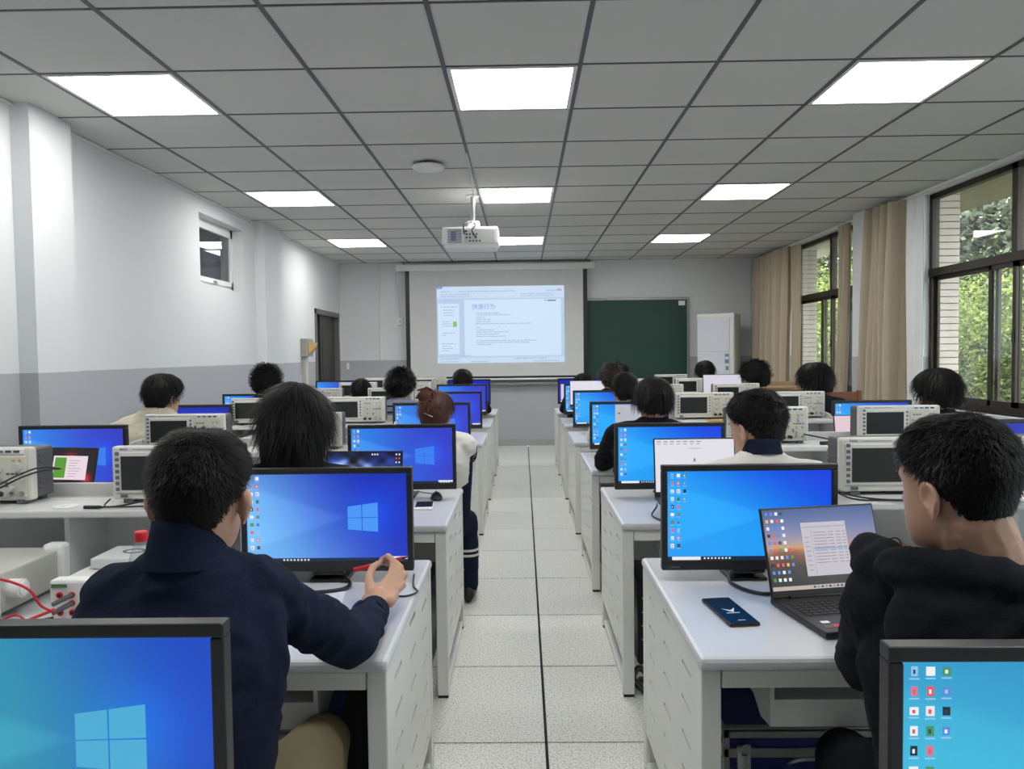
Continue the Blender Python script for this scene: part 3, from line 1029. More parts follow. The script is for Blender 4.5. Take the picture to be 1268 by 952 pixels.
# ------------------------------------------------------------------ monitors
def wallpaper(kind, nu=80, nv=45):
    """colours of the desktop picture, sRGB 0..1, v from the bottom up"""
    u, v = np.meshgrid((np.arange(nu) + 0.5) / nu, (np.arange(nv) + 0.5) / nv)
    lu, lv = 0.72, 0.50
    def lerp(a, b, t):
        return np.array(a)[None, None, :] * (1 - t[..., None]) + np.array(b)[None, None, :] * t[..., None]
    sm = lambda x: np.clip(x, 0, 1) ** 2 * (3 - 2 * np.clip(x, 0, 1))
    if kind == 'left':      # light azure bottom-left to deep blue top-right
        c = lerp((112, 184, 244), (28, 52, 190), sm(u * 0.95 + v * 0.28 - 0.04))
        c = c * (1 - 0.10 * sm((v - 0.7) * 2))[..., None]
    elif kind == 'violet':
        c = lerp((48, 140, 235), (52, 60, 196), sm(u * 0.9 + v * 0.15))
    elif kind == 'right':
        c = lerp((34, 158, 246), (10, 62, 222), sm(u * 0.85 + v * 0.75 - 0.62))
    elif kind == 'teal':
        c = lerp((46, 146, 176), (22, 72, 190), sm(u * 1.7 - 0.80 + 0.2 * v))
    elif kind == 'cyan':
        c = lerp((56, 176, 214), (40, 132, 190), sm(v * 0.9 + u * 0.5 - 0.45))
    elif kind == 'deep':
        c = lerp((22, 70, 226), (12, 26, 150), sm(np.hypot(u - 0.5, v - .4) * 1.1))
    else:
        c = lerp((34, 130, 228), (26, 56, 190), sm(u))
    # light fanning out from the window mark to the left
    du, dv = lu - 0.1 - u, v - lv
    ang = np.abs(np.arctan2(dv, np.maximum(du, 1e-3) * 1.2))
    fan = (du > 0) * (1 - sm((ang - 0.42) * 14)) * sm(1.4 - du)
    amt = {'left': 14, 'violet': 18, 'right': 12, 'teal': 14, 'cyan': 8, 'deep': 10}.get(kind, 14)
    c = c + amt * fan[..., None] * np.array([0.8, 1.0, 0.7])
    if kind in ('left', 'violet', 'teal', 'deep'):
        halo = np.exp(-(((u - lu - 0.08) / 0.14) ** 2 + ((v - lv - 0.05) / 0.26) ** 2))
        c = c + halo[..., None] * np.array([-4, 22, 34])
    c = np.clip(c, 0, 255) / 255.0
    return c


def picture_panel(name, w_, h_, cols, strength=1.0):
    nv, nu = cols.shape[:2]
    xs, zs = np.linspace(-w_ / 2, w_ / 2, nu + 1), np.linspace(0, h_, nv + 1)
    X, Z = np.meshgrid(xs, zs)
    V = np.stack([X, np.zeros_like(X), Z], -1).reshape(-1, 3)
    I = np.arange((nu + 1) * (nv + 1)).reshape(nv + 1, nu + 1)
    F = np.stack([I[:-1, :-1], I[:-1, 1:], I[1:, 1:], I[1:, :-1]], -1).reshape(-1, 4)
    me = bpy.data.meshes.new(name)
    me.from_pydata(V.tolist(), [], F.tolist())
    # smooth: per-vertex colours averaged from cells
    P_ = np.pad(cols, ((1, 1), (1, 1), (0, 0)), mode='edge')
    C = (P_[:-1, :-1] + P_[1:, :-1] + P_[:-1, 1:] + P_[1:, 1:]) / 4
    C = C.reshape(-1, 3)
    L_ = np.where(C <= 0.04045, C / 12.92, ((C + 0.055) / 1.055) ** 2.4)
    at_ = me.color_attributes.new('picture', 'FLOAT_COLOR', 'POINT')
    at_.data.foreach_set('color', np.concatenate([L_, np.ones((len(L_), 1))], 1).ravel().astype(np.float32))
    key = 'screen_glow_%.2f' % strength
    if key not in MATS:
        MATS[key] = attr_glow(key, strength)
    me.materials.append(MATS[key])
    return me


WP = {k: picture_panel('screen', 0.504, 0.276, wallpaper(k)) for k in ('left', 'violet', 'right', 'teal', 'cyan', 'deep')}
ICON_COLS = [(240, 244, 248), (150, 200, 235), (235, 235, 240), (70, 150, 90), (225, 90, 90), (235, 190, 80), (40, 70, 110), (220, 120, 150), (90, 140, 220), (30, 40, 50)]
for i, c in enumerate(ICON_COLS):
    glow('icon_%d' % i, rgb(*c), 0.95)
M_TASK = glow('taskbar_dark', rgb(22, 42, 72), 0.9)
M_SEARCH = glow('search_white', rgb(238, 242, 246), 0.95)
M_LOGO = {k: glow('pane_' + k, rgb(*c), 1.0) for k, c in (('left', (72, 150, 244)), ('violet', (58, 128, 238)), ('right', (70, 170, 250)), ('teal', (74, 170, 210)), ('cyan', (90, 190, 230)), ('deep', (40, 90, 235)))}


def monitor(label, x, y, kind='violet', lift=0.0, rot=0.0, icons=3, logo=True, brand=None, z0=0.745, taskbar='left', extra=None, seed=1):
    t = thing('monitor', label, 'monitor', (x, y, z0), rot, 'black desktop monitors on the desks')
    W, Hh, zb = 0.54, 0.326, 0.04 + lift
    b = MB()
    for q in ((-W / 2, W / 2, zb, zb + 0.031), (-W / 2, W / 2, zb + Hh - 0.019, zb + Hh), (-W / 2, -W / 2 + 0.018, zb + 0.031, zb + Hh - 0.019), (W / 2 - 0.018, W / 2, zb + 0.031, zb + Hh - 0.019)):
        b.rbox(q[0], q[1], -0.012, 0.016, q[2], q[3], 0.003)
    b.build('bezel', M_BEZEL, t)
    k = MB()
    k.rbox(-W / 2 + 0.004, W / 2 - 0.004, 0.002, 0.022, zb + 0.004, zb + Hh - 0.004, 0.004)
    k.rbox(-0.17, 0.17, 0.018, 0.05, zb + 0.06, zb + 0.26, 0.014)
    k.build('rear_shell', M_BLACK, t)
    sc_ = obj('screen', WP[kind], t, (0, -0.004, zb + 0.0305))
    st = MB()
    st.rbox(-0.035, 0.035, 0.045, 0.075, 0.01, zb + 0.2, 0.008)
    st.build('stand', M_BLACK, t)
    MB().rbox(-0.06, 0.06, 0.0, 0.14, 0.0, 0.012, 0.005).build('base', M_BLACK, t)
    MB().rbox(-0.05, 0.05, -0.006, 0.05, zb - 0.014, zb + 0.004, 0.006).build('neck_cover', M_BLACK, t)
    r_ = random.Random(seed)
    if icons:
        e = MB()
        used = {}
        mats_ = [MATS['icon_%d' % i] for i in range(len(ICON_COLS))] + [M_TASK, M_SEARCH]
        nrow = (10, 10, 4)
        for c in range(icons):
            for rr in range(nrow[c]):
                if c == 2 and rr > 3:
                    break
                cx = -0.252 + 0.504 * (0.03 + 0.038 * c)
                cz = 0.276 * (1 - 0.045 - 0.088 * rr)
                hw = r_.uniform(0.0035, 0.0055)
                hz = r_.uniform(0.0045, 0.006)
                mi = r_.choice([0, 1, 2, 3, 4, 5, 6, 7, 8, 9, 0, 2])
                e.box(cx - hw, cx + hw, -0.0012, -0.0002, cz - hz, cz + hz, mi)
                e.box(cx - hw * 0.5, cx + hw * 0.2, -0.0016, -0.0012, cz - hz * 0.5, cz + hz * 0.4, r_.choice([0, 1, 6, 4]))
                e.box(cx - 0.006, cx + 0.006, -0.0012, -0.0002, cz - hz - 0.0042, cz - hz - 0.0028, 1)
        e.build('desktop_icons', mats_, sc_)
    e = MB()
    e.box(-0.252, 0.252, -0.0012, -0.0002, 0.0, 0.011, 0)
    e.box(-0.238, -0.15, -0.0018, -0.0012, 0.0005, 0.0105, 1) if taskbar == 'left' else None
    if taskbar == 'right':
        e.box(0.18, 0.252, -0.0018, -0.0012, 0.006, 0.0145, 1)
    for q in range(8):
        e.box(-0.14 + 0.011 * q, -0.135 + 0.011 * q, -0.0018, -0.0012, 0.003, 0.008, 1)
    for q in range(4):
        e.box(0.19 + 0.013 * q, 0.196 + 0.013 * q, -0.0018, -0.0012, 0.002, 0.0055, 1)
    e.build('taskbar', [M_TASK, M_SEARCH], sc_)
    if logo:
        a, b_ = 0.504 * 0.13, 0.504 * 0.318
        e = MB()
        zt = lambda xx: 0.276 * (0.625 + (xx - a) / (b_ - a) * 0.045)
        zl = lambda xx: 0.276 * (0.365 - (xx - a) / (b_ - a) * 0.03)
        xm = a + (b_ - a) * 0.47
        for (xa, xb) in ((a, xm - 0.0012), (xm + 0.0012, b_)):
            for (f0, f1) in ((0, 0.488), (0.512, 1)):
                z = lambda xx, f: zl(xx) + (zt(xx) - zl(xx)) * f
                e.quadmesh([(xa, -0.0008, z(xa, f0)), (xb, -0.0008, z(xb, f0)), (xb, -0.0008, z(xb, f1)), (xa, -0.0008, z(xa, f1)),
                            (xa, -0.0002, z(xa, f0)), (xb, -0.0002, z(xb, f0)), (xb, -0.0002, z(xb, f1)), (xa, -0.0002, z(xa, f1))],
                           [(0, 1, 2, 3), (7, 6, 5, 4), (0, 4, 5, 1), (1, 5, 6, 2), (2, 6, 7, 3), (3, 7, 4, 0)])
        e.build('window_emblem', M_LOGO[kind], sc_)
    if brand:
        text_mesh('brand_mark', brand, 0.011, mat('brand_grey', rgb(120, 122, 126), 0.5), t, (-W / 2 + 0.022, -0.0126, zb + 0.008))
    return t


MA = {1: 0.29, -1: 0.29}
ys = [0.60, 0.60, 0.575, 0.635, 0.62, 0.60, 0.57]
lf_ = [0.0, 0.0, 0.005, 0.02, 0.028, 0.03, 0.035]
MON = {}
MON['l0'] = monitor('large dark monitor cropped at the bottom left corner of the photo, teal-blue desktop', -0.668, 0.985, 'teal', 0.0, 0.0, 0, True)
MON['r0'] = monitor('large dark monitor cropped at the bottom right corner, cyan desktop with icons', 0.702, 0.90, 'cyan', -0.005, -0.01, 3, False)
MON['l1'] = monitor('black monitor in front of the man in the navy shirt, light-to-deep blue desktop', -0.620, 2.35, 'left', 0.0, 0.0, 2, True, taskbar='right')
MON['r1'] = monitor('black monitor with bright blue desktop behind the open laptop, by the black hoodie student', 0.694, 2.33, 'right', 0.0, 0.0, 3, False, 'Lenovo')
MON['l2'] = monitor('black monitor left of the aisle behind the galaxy-wallpaper laptop, blue desktop', -0.607, 3.75, 'violet', 0.005, 0, 2, True, taskbar='right')
MON['r2'] = monitor('black monitor right of the aisle behind the white-screen laptop of the white jacket student', 0.717, 3.71, 'right', 0.002, 0, 2, False)
MON['l3'] = monitor('black monitor in front of the student with the reddish bun', -0.635, 5.22, 'violet', 0.02, 0, 2, True)
MON['r3'] = monitor('aisle monitor before the black coat student, half covered by a grey-white window', 0.725, 5.18, 'right', 0.015, 0, 2, False)
MON['l4'] = monitor('violet-blue monitor at the aisle, fourth row left', -0.63, 6.63, 'violet', 0.025, 0, 0, False, taskbar='right')
MON['r4'] = monitor('bright blue monitor at the aisle, fourth row right', 0.71, 6.68, 'right', 0.02, 0, 2, False)
MON['l5'] = monitor('violet-blue monitor at the aisle, fifth row left', -0.655, 8.10, 'violet', 0.03, 0, 0, False, taskbar='right')
MON['r5'] = monitor('blue monitor at the aisle, fifth row right, mostly behind a white display', 0.71, 8.12, 'right', 0.02, 0, 2, False)
MON['l6'] = monitor('dark blue monitor at the aisle, last row left, below the projection screen', -0.68, 9.58, 'deep', 0.035, 0, 0, False)
MON['r6'] = monitor('dark blue monitor at the aisle, last row right', 0.71, 9.55, 'deep', 0.035, 0, 0, False)
MON['l1b'] = monitor('black monitor near the left wall, first row', -2.30, 2.35, 'violet', 0.0, 0, 2, True)
MON['r1b'] = monitor('black monitor near the windows, first row', 2.46, 2.35, 'right', 0.0, 0, 2, True)
MON['l2b'] = monitor('black monitor at the far left edge behind the dark red-glow laptop', -2.24, 3.72, 'violet', 0.022, 0, 2, True)
MON['r2b'] = monitor('blue monitor cropped at the right edge behind the black hoodie student', 2.585, 3.72, 'deep', 0.0, 0, 0, False)
MON['l3b'] = monitor('deep blue monitor in front of the cream hoodie student', -2.29, 5.2, 'deep', 0.025, 0, 0, False)
MON['r3b'] = monitor('blue monitor behind the small pink-screen laptop, in front of the glasses student', 2.395, 5.22, 'right', 0.0, 0, 2, False)
MON['l4b'] = monitor('bright blue monitor by the left wall in front of the curly-haired student', -2.37, 6.6, 'right', 0.028, 0, 2, False)
MON['r4b'] = monitor('black monitor near the windows, fourth row', 2.42, 6.62, 'deep', 0.0, 0, 0, False)
MON['l5b'] = monitor('black monitor near the left wall, fifth row', -2.38, 8.1, 'deep', 0.0, 0, 0, False)
MON['l6b'] = monitor('blue monitor below the dark door at the left wall, last row', -2.36, 9.56, 'violet', 0.04, 0, 0, False)


def window_card(parent, loc, w_, h_, m, name='open_window'):
    return MB().box(-w_ / 2, w_ / 2, -0.0035, -0.0018, 0, h_).build(name, m, parent, loc)


M_WWIN = glow('white_window', rgb(228, 226, 236), 0.95)
M_PINK = glow('pink_window', rgb(232, 205, 216), 0.92)
M_LILAC = glow('lilac_window', rgb(222, 216, 232), 0.9)
M_GREYWIN = glow('grey_window', rgb(188, 194, 206), 0.9)
M_DIMTXT = glow('screen_text', rgb(150, 145, 165), 0.8)
window_card([c for c in MON['r6'].children if c.name.startswith('screen')][0], (-0.19, 0, 0.02), 0.08, 0.2, M_PINK)

# ------------------------------------------------------------------ oscilloscopes
def scope_proto(hero):
    t = thing('oscilloscope', 'prototype', 'oscilloscope', (0, 0, 0), 0, 'white oscilloscopes on the riser shelves')
    W, Hh = 0.41, 0.176
    zf = 0.012
    b = MB()
    b.rbox(-W / 2, W / 2, 0.0, 0.035, zf, zf + Hh, 0.008)
    b.rbox(-W / 2 + 0.012, W / 2 - 0.17, -0.006, 0.002, zf + 0.022, zf + Hh - 0.018, 0.004)
    b.build('front_frame', M_SCOPE, t)
    k = MB()
    k.rbox(-W / 2 + 0.008, W / 2 - 0.006, 0.033, 0.13, zf + 0.003, zf + Hh - 0.005, 0.008)
    for q in range(7):
        k.box(W / 2 - 0.009, W / 2 - 0.003, 0.05, 0.12, zf + 0.03 + 0.018 * q, zf + 0.037 + 0.018 * q)
        k.box(-W / 2 + 0.005, -W / 2 + 0.011, 0.05, 0.12, zf + 0.03 + 0.018 * q, zf + 0.037 + 0.018 * q)
    k.build('rear_case', M_SCOPEGREY, t)
    MB().box(-W / 2 + 0.034, W / 2 - 0.188, -0.0075, -0.0055, zf + 0.033, zf + Hh - 0.032).build('display', M_SCOPESCR, t)
    MB().rbox(W / 2 - 0.155, W / 2 - 0.012, -0.004, 0.002, zf + 0.012, zf + Hh - 0.028, 0.003).build('control_panel', M_SCOPEPANEL, t)
    MB().rbox(W / 2 - 0.14, W / 2 - 0.02, -0.003, 0.003, zf + Hh - 0.022, zf + Hh - 0.003, 0.002).build('top_strip', M_WHITE, t)
    if hero:
        kb = MB().rbox(-0.006, 0.006, -0.004, 0.002, -0.0055, 0.0055, 0.0015).mesh('soft_key', M_KEY)
        for q in range(7):
            obj('soft_key', kb, t, (-W / 2 + 0.022, -0.006, zf + 0.036 + 0.0195 * q))
        for q in range(6):
            obj('soft_key', kb, t, (W / 2 - 0.172, -0.002, zf + 0.046 + 0.0195 * q))
        k4 = MB().rbox(-0.009, 0.009, -0.004, 0.001, -0.0035, 0.0035, 0.001)
        k4m = (k4.mesh('top_key', M_KEY), k4.mesh('top_key', M_KNOBDARK))
        for q in range(4):
            obj('top_key', k4m[q // 2], t, (W / 2 - 0.125 + 0.027 * q, -0.003, zf + Hh - 0.0125))
        def knob(x, z, r, m=M_KNOB, nm='knob'):
            MB().cyl((0, 0, 0), (0, -0.012, 0), r, r * 0.9, 16).cyl((0, -0.002, 0), (0, 0.001, 0), r * 1.25, n=16).build(nm, m, t, (x, -0.004, z))
        knob(W / 2 - 0.045, zf + 0.112, 0.0145, nm='main_knob')
        for (x, z) in ((0.138, .105), (0.10, .105), (0.138, .072), (0.10, .072), (0.06, .072), (0.03, .072), (0.138, .045), (0.06, .045)):
            knob(W / 2 - x, zf + z, 0.0075)
        kk = MB().rbox(-0.0055, 0.0055, -0.003, 0.001, -0.003, 0.003, 0.001)
        kkm = kk.mesh('key', M_KEY)
        kko = kk.mesh('key', M_ORANGE)
        for (x, z) in ((0.12, .13), (0.105, .13), (0.135, .13), (0.12, .09), (0.12, .058), (0.075, .09), (0.06, .09), (0.045, .09), (0.03, .09), (0.08, .06), (0.08, .05)):
            obj('key', kkm, t, (W / 2 - x, -0.003, zf + z))
        for x in (0.055, 0.034):
            obj('key', kko, t, (W / 2 - x, -0.003, zf + 0.134))
        for x in (0.135, 0.10, 0.065, 0.032):
            MB().cyl((0, 0, 0), (0, -0.018, 0), 0.0065, n=12).cyl((0, 0.001, 0), (0, -0.003, 0), 0.010, n=12).build('bnc_socket', M_METAL, t, (W / 2 - x, -0.003, zf + 0.024))
        for x in (0.135, 0.10):
            MB().cyl((0, -0.004, 0), (0, -0.032, 0), 0.0085, n=12).build('probe_plug', M_BLACK, t, (W / 2 - x, -0.003, zf + 0.024))
        MB().rbox(-W / 2 + 0.03, -W / 2 + 0.055, -0.0085, -0.004, zf + 0.008, zf + 0.018, 0.002).build('usb_port', M_SCOPEGREY, t)
        text_mesh('brand_mark', 'RIGOL', 0.0095, mat('brand_blue', rgb(62, 82, 140), 0.5), t, (-W / 2 + 0.028, -0.0004, zf + Hh - 0.0125))
        MB().box(-W / 2 + 0.07, -W / 2 + 0.165, -0.0006, 0.0004, zf + Hh - 0.011, zf + Hh - 0.0085).build('model_line', mat('print_grey', rgb(140, 142, 146), 0.5), t)
    else:
        e = MB()
        for q in range(7):
            e.box(-W / 2 + 0.016, -W / 2 + 0.028, -0.010, -0.004, zf + 0.03 + 0.0195 * q, zf + 0.041 + 0.0195 * q)
        for q in range(6):
            e.box(W / 2 - 0.178, W / 2 - 0.166, -0.005, 0, zf + 0.04 + 0.0195 * q, zf + 0.051 + 0.0195 * q)
        for q in range(4):
            e.box(W / 2 - 0.134 + 0.027 * q, W / 2 - 0.116 + 0.027 * q, -0.006, 0, zf + Hh - 0.016, zf + Hh - 0.009)
        e.build('keys', M_KEY, t)
        e = MB()
        e.cyl((W / 2 - 0.045, 0, zf + 0.112), (W / 2 - 0.045, -0.014, zf + 0.112), 0.015, n=12)
        for (x, z) in ((0.138, .105), (0.10, .105), (0.138, .072), (0.10, .072), (0.06, .072), (0.03, .072), (0.138, .045), (0.06, .045)):
            e.cyl((W / 2 - x, 0, zf + z), (W / 2 - x, -0.012, zf + z), 0.008, n=8)
        e.build('knobs', M_KNOB, t)
        e = MB()
        for x in (0.135, 0.10):
            e.cyl((W / 2 - x, 0, zf + 0.024), (W / 2 - x, -0.03, zf + 0.024), 0.009, n=8)
        for (x, z) in ((0.12, .13), (0.105, .13), (0.12, .09), (0.12, .058), (0.075, .09), (0.06, .09), (0.045, .09), (0.03, .09), (0.08, .06), (0.08, .05)):
            e.box(W / 2 - x - .005, W / 2 - x + .005, -0.006, -0.002, zf + z - .003, zf + z + .003)
        e.build('probe_plugs', M_KNOBDARK, t)
    ft = MB()
    for x in (-0.17, 0.15):
        ft.rbox(x, x + 0.03, 0.0, 0.03, 0.0, zf + 0.004, 0.003)
        ft.rbox(x, x + 0.03, 0.09, 0.12, 0.0, zf + 0.004, 0.003)
    ft.build('feet', M_SCOPEGREY, t)
    return t


hero = scope_proto(True)
far = scope_proto(False)
SL = [
    (-1, 1, -1.825, 2.45, 'white oscilloscope cropped at the left edge, knobs and black probe cables showing'),
    (-1, 1, -1.148, 2.45, 'white oscilloscope partly behind the head of the man in the navy shirt'),
    (1, 1, 1.235, 2.46, 'large white oscilloscope left of the black hoodie student\'s face'),
    (1, 1, 1.835, 2.46, 'white oscilloscope cropped at the right edge behind the black hoodie student'),
    (-1, 2, -1.735, 3.83, 'white oscilloscope above the navy shirt man\'s head, in front of the cream hoodie student'),
    (-1, 2, -1.135, 3.83, 'white oscilloscope whose right knobs peek out beside the long black hair'),
    (1, 2, 1.248, 3.86, 'white oscilloscope half hidden by the white jacket student\'s head, knobs showing'),
    (1, 2, 1.914, 3.86, 'white oscilloscope behind the hair of the black hoodie student, under the glasses student'),
    (-1, 3, -1.85, 5.27, 'white oscilloscope on the shelf with the small white box, left of the long-haired student'),
    (-1, 3, -1.175, 5.27, 'white oscilloscope right of the long-haired student\'s head, third row'),
    (1, 3, 1.27, 5.3, 'white oscilloscope standing over yellow folders right of the black coat student'),
    (1, 3, 1.905, 5.3, 'white oscilloscope behind the white jacket student, by the empty shelf'),
    (-1, 4, -1.83, 6.74, 'white oscilloscope behind the long-haired student\'s crown, fourth row left'),
    (-1, 4, -1.185, 6.74, 'white oscilloscope left of the striped shirt student, fourth row'),
    (1, 4, 1.225, 6.74, 'white oscilloscope with knobs behind the black coat student, fourth row'),
    (1, 4, 1.90, 6.74, 'white oscilloscope in front of the white display, fourth row right'),
    (-1, 5, -1.80, 8.2, 'white oscilloscope with a dark head before its screen, fifth row left'),
    (-1, 5, -1.20, 8.2, 'white oscilloscope right of the striped shirt student, fifth row'),
    (1, 5, 1.225, 8.2, 'white oscilloscope behind the white shirt student, fifth row right'),
    (1, 5, 1.86, 8.2, 'white oscilloscope left of the white display, fifth row right'),
    (-1, 6, -1.82, 9.7, 'white oscilloscope below the grey wainscot, last row left, nearer the door'),
    (-1, 6, -1.19, 9.7, 'white oscilloscope below the projection screen\'s left edge, last row'),
    (1, 6, 1.225, 9.7, 'white oscilloscope below the chalkboard, last row right, nearer the aisle'),
    (1, 6, 1.90, 9.7, 'white oscilloscope below the chalkboard\'s right end, last row'),
]
fh = ff = True
for (s, r_, x, y, lab) in SL:
    h = r_ <= 3
    if h and fh:
        hero.location = (x, y, 0.985)
        hero['label'] = lab
        fh = False
    elif (not h) and ff:
        far.location = (x, y, 0.985)
        far['label'] = lab
        ff = False
    else:
        dup(hero if h else far, (x, y, 0.985), 0, lab)
#PART4

# ------------------------------------------------------------------ laptops
def laptop(label, x, y, rot, wd=0.36, dp=0.25, sh=0.235, tilt=14, face=None, lift=0.0, keys=False, extra=None, z=0.745, bez=0.006):
    """x, y: middle of the hinge; the screen leans back by tilt degrees"""
    t = thing('laptop', label, 'laptop', (x, y, z), math.radians(rot))
    zb = lift
    b = MB()
    b.rbox(-wd / 2, wd / 2, -dp, 0.012, zb + 0.003, zb + 0.019, 0.004)
    b.build('base', M_BLACK, t)
    if lift:
        s = MB()
        s.rbox(-0.11, 0.11, -0.20, -0.02, 0.0, 0.012, 0.004)
        s.rbox(-0.11, 0.11, -0.06, -0.04, 0.006, lift + 0.004, 0.003)
        s.build('laptop_stand', M_METAL, t)
    Mx = Matrix.Translation((0, 0.004, zb + 0.018)) @ Matrix.Rotation(math.radians(-tilt), 4, 'X')
    lid = MB().rbox(-wd / 2, wd / 2, -0.004, 0.004, 0.0, sh, 0.003, 0, Mx)
    lo = lid.build('lid', M_BLACK, t)
    h = bpy.data.objects.new('display', None)
    bpy.data.objects.remove(h)
    W_, H_ = wd - 2 * bez, sh - 0.026
    if isinstance(face, str):
        me = picture_panel('display', W_, H_, LAPW[face], 0.85)
    else:
        me = MB().box(-W_ / 2, W_ / 2, -0.0008, 0.0, 0, H_).mesh('display', face)
    dsp = obj('display', me, t)
    dsp.matrix_local = Matrix.Translation((0, 0.004, zb + 0.018)) @ Matrix.Rotation(math.radians(-tilt), 4, 'X') @ Matrix.Translation((0, -0.0048, 0.02))
    if keys:
        k = MB()
        for r_ in range(6):
            for c in range(15):
                kx = -wd / 2 + 0.022 + c * (wd - 0.044) / 15
                ky = -0.035 - r_ * 0.0185
                k.rbox(kx, kx + (wd - 0.044) / 15 - 0.003, ky - 0.0155, ky, zb + 0.0185, zb + 0.021, 0.0008)
        o_ = k.build('keyboard', M_BLACK, t)
        o_['kind'] = 'stuff'
        MB().box(-wd / 2 + 0.018, wd / 2 - 0.018, -0.152, -0.03, zb + 0.0188, zb + 0.0194).build('key_bed', mat('key_bed', (0.03, 0.03, 0.032), 0.6), t)
        MB().rbox(-0.06, 0.05, -dp + 0.012, -dp + 0.08, zb + 0.0186, zb + 0.0198, 0.0006).build('touchpad', mat('touchpad', (0.05, 0.05, 0.053), 0.35), t)
        MB().box(-wd / 2 + 0.03, -wd / 2 + 0.052, -0.2, -0.185, zb + 0.019, zb + 0.0196).build('white_sticker', M_PAPER, t)
        MB().box(-wd / 2 + 0.045, -wd / 2 + 0.075, -0.23, -0.212, zb + 0.019, zb + 0.0196).build('red_sticker', M_RED, t)
        MB().box(-wd / 2 + 0.02, -wd / 2 + 0.042, -0.232, -0.215, zb + 0.019, zb + 0.0196).build('grey_sticker', M_SCOPEGREY, t)
        MB().rbox(-0.13, 0.13, -0.006, 0.012, zb + 0.012, zb + 0.026, 0.004).build('hinge', M_BLACKGLOSS, t)
    return t, dsp, W_, H_


def grad(stops, nu=64, nv=40, fn=None):
    u, v = np.meshgrid((np.arange(nu) + 0.5) / nu, (np.arange(nv) + 0.5) / nv)
    ks = np.array([s[0] for s in stops])
    cs = np.array([s[1] for s in stops], float)
    w_ = v if fn is None else fn(u, v)
    return np.stack([np.interp(w_, ks, cs[:, i]) for i in range(3)], -1) / 255.0


rg0 = np.random.RandomState(5)
sun = grad([(0, (30, 28, 28)), (0.25, (62, 50, 44)), (0.42, (150, 92, 60)), (0.5, (225, 165, 95)), (0.58, (176, 158, 170)), (0.75, (120, 132, 180)), (1, (70, 96, 150))],
           fn=lambda u, v: v - 0.06 * np.sin(u * 9) * (v < .5) + 0.0 * u)
uu, vv = np.meshgrid((np.arange(64) + .5) / 64, (np.arange(40) + .5) / 40)
sun[..., :] *= (1 - 0.35 * np.clip((uu - .55) * 2, 0, 1) * np.exp(-((vv - .45) / .2) ** 2))[..., None]
sun[..., 2] += 0.16 * np.clip((uu - .6) * 2, 0, 1) * np.exp(-((vv - .55) / .12) ** 2)
gal = grad([(0, (90, 120, 175)), (0.45, (60, 86, 150)), (0.75, (28, 46, 104)), (1, (14, 22, 62))])
ph = sum(np.sin(uu * f + a) * np.sin(vv * g_ + b) for f, a, g_, b in ((9, 1, 7, 2), (17, 2, 13, .5), (31, .3, 23, 1.1)))
gal = np.clip(gal * (1 + 0.45 * ph[..., None]), 0, 1)
band = np.exp(-((vv - 0.66 - 0.12 * np.sin(uu * 5)) / 0.09) ** 2)
gal = np.clip(gal + band[..., None] * np.array([.5, .55, .62]) * (0.7 + 0.3 * ph[..., None]), 0, 1)
red = grad([(0, (34, 24, 28)), (1, (26, 22, 26))])
for (cx, cy, s_) in ((.62, .80, .09), (.90, .45, .07), (.2, .3, .07)):
    red += np.exp(-(((uu - cx) / s_) ** 2 + ((vv - cy) / (s_ * 1.3)) ** 2))[..., None] * np.array([.75, .1, .16])
red = np.clip(red, 0, 1)
LAPW = {'sunset': sun, 'galaxy': gal, 'redglow': red}

lp, dsp, W_, H_ = laptop('open black laptop with sunset wallpaper and file window before the black hoodie student', 0.868, 2.135, 10.5, 0.36, 0.262, 0.252, 17, 'sunset', keys=True)
e = MB().box(0, 0, 0, 0, 0, 0) if False else MB()
MB().box(-0.062, 0.078, -0.003, -0.0016, 0.035, 0.185).build('open_window', mat('x', (0, 0, 0)) and glow('file_window', rgb(205, 200, 210), 0.85), dsp)
e = MB()
for q in range(11):
    z_ = 0.155 - 0.0085 * q
    e.box(-0.028, 0.012 + 0.004 * (q % 3), -0.0036, -0.003, z_, z_ + 0.002)
    e.box(0.02, 0.036, -0.0036, -0.003, z_, z_ + 0.002)
    e.box(0.044, 0.058, -0.0036, -0.003, z_, z_ + 0.002)
    e.box(0.064, 0.074, -0.0036, -0.003, z_, z_ + 0.002)
for q in range(8):
    e.box(-0.055, -0.042, -0.0036, -0.003, 0.142 - 0.013 * q, 0.144 - 0.013 * q)
e.box(-0.058, 0.074, -0.0036, -0.003, 0.171, 0.1725)
e.box(-0.034, -0.0335, -0.0036, -0.003, 0.04, 0.165)
e.build('text_lines', M_DIMTXT, dsp)
MB().box(-0.03, 0.074, -0.0034, -0.0029, 0.108, 0.112).build('selected_row', glow('sel_row', rgb(140, 170, 205), 0.9), dsp)
MB().box(-W_ / 2, W_ / 2, -0.003, -0.0016, 0.0, 0.011).build('taskbar', glow('lap_task', rgb(205, 190, 180), 0.8), dsp)
e = MB()
r_ = random.Random(8)
for c in range(5):
    for rr in range(10):
        if c > 3 and rr not in (5, 6, 7):
            continue
        x_, z_ = -W_ / 2 + 0.010 + 0.0155 * c, H_ - 0.012 - 0.0205 * rr
        e.box(x_ - 0.004, x_ + 0.004, -0.003, -0.0016, z_ - 0.0045, z_ + 0.0045, r_.choice([8, 0, 9, 8, 6, 5, 2, 4, 3]))
for q in range(9):
    e.box(-0.05 + 0.012 * q, -0.044 + 0.012 * q, -0.004, -0.003, 0.003, 0.008, r_.choice([8, 6, 9]))
e.build('desktop_icons', [MATS['icon_%d' % i] for i in range(10)], dsp)

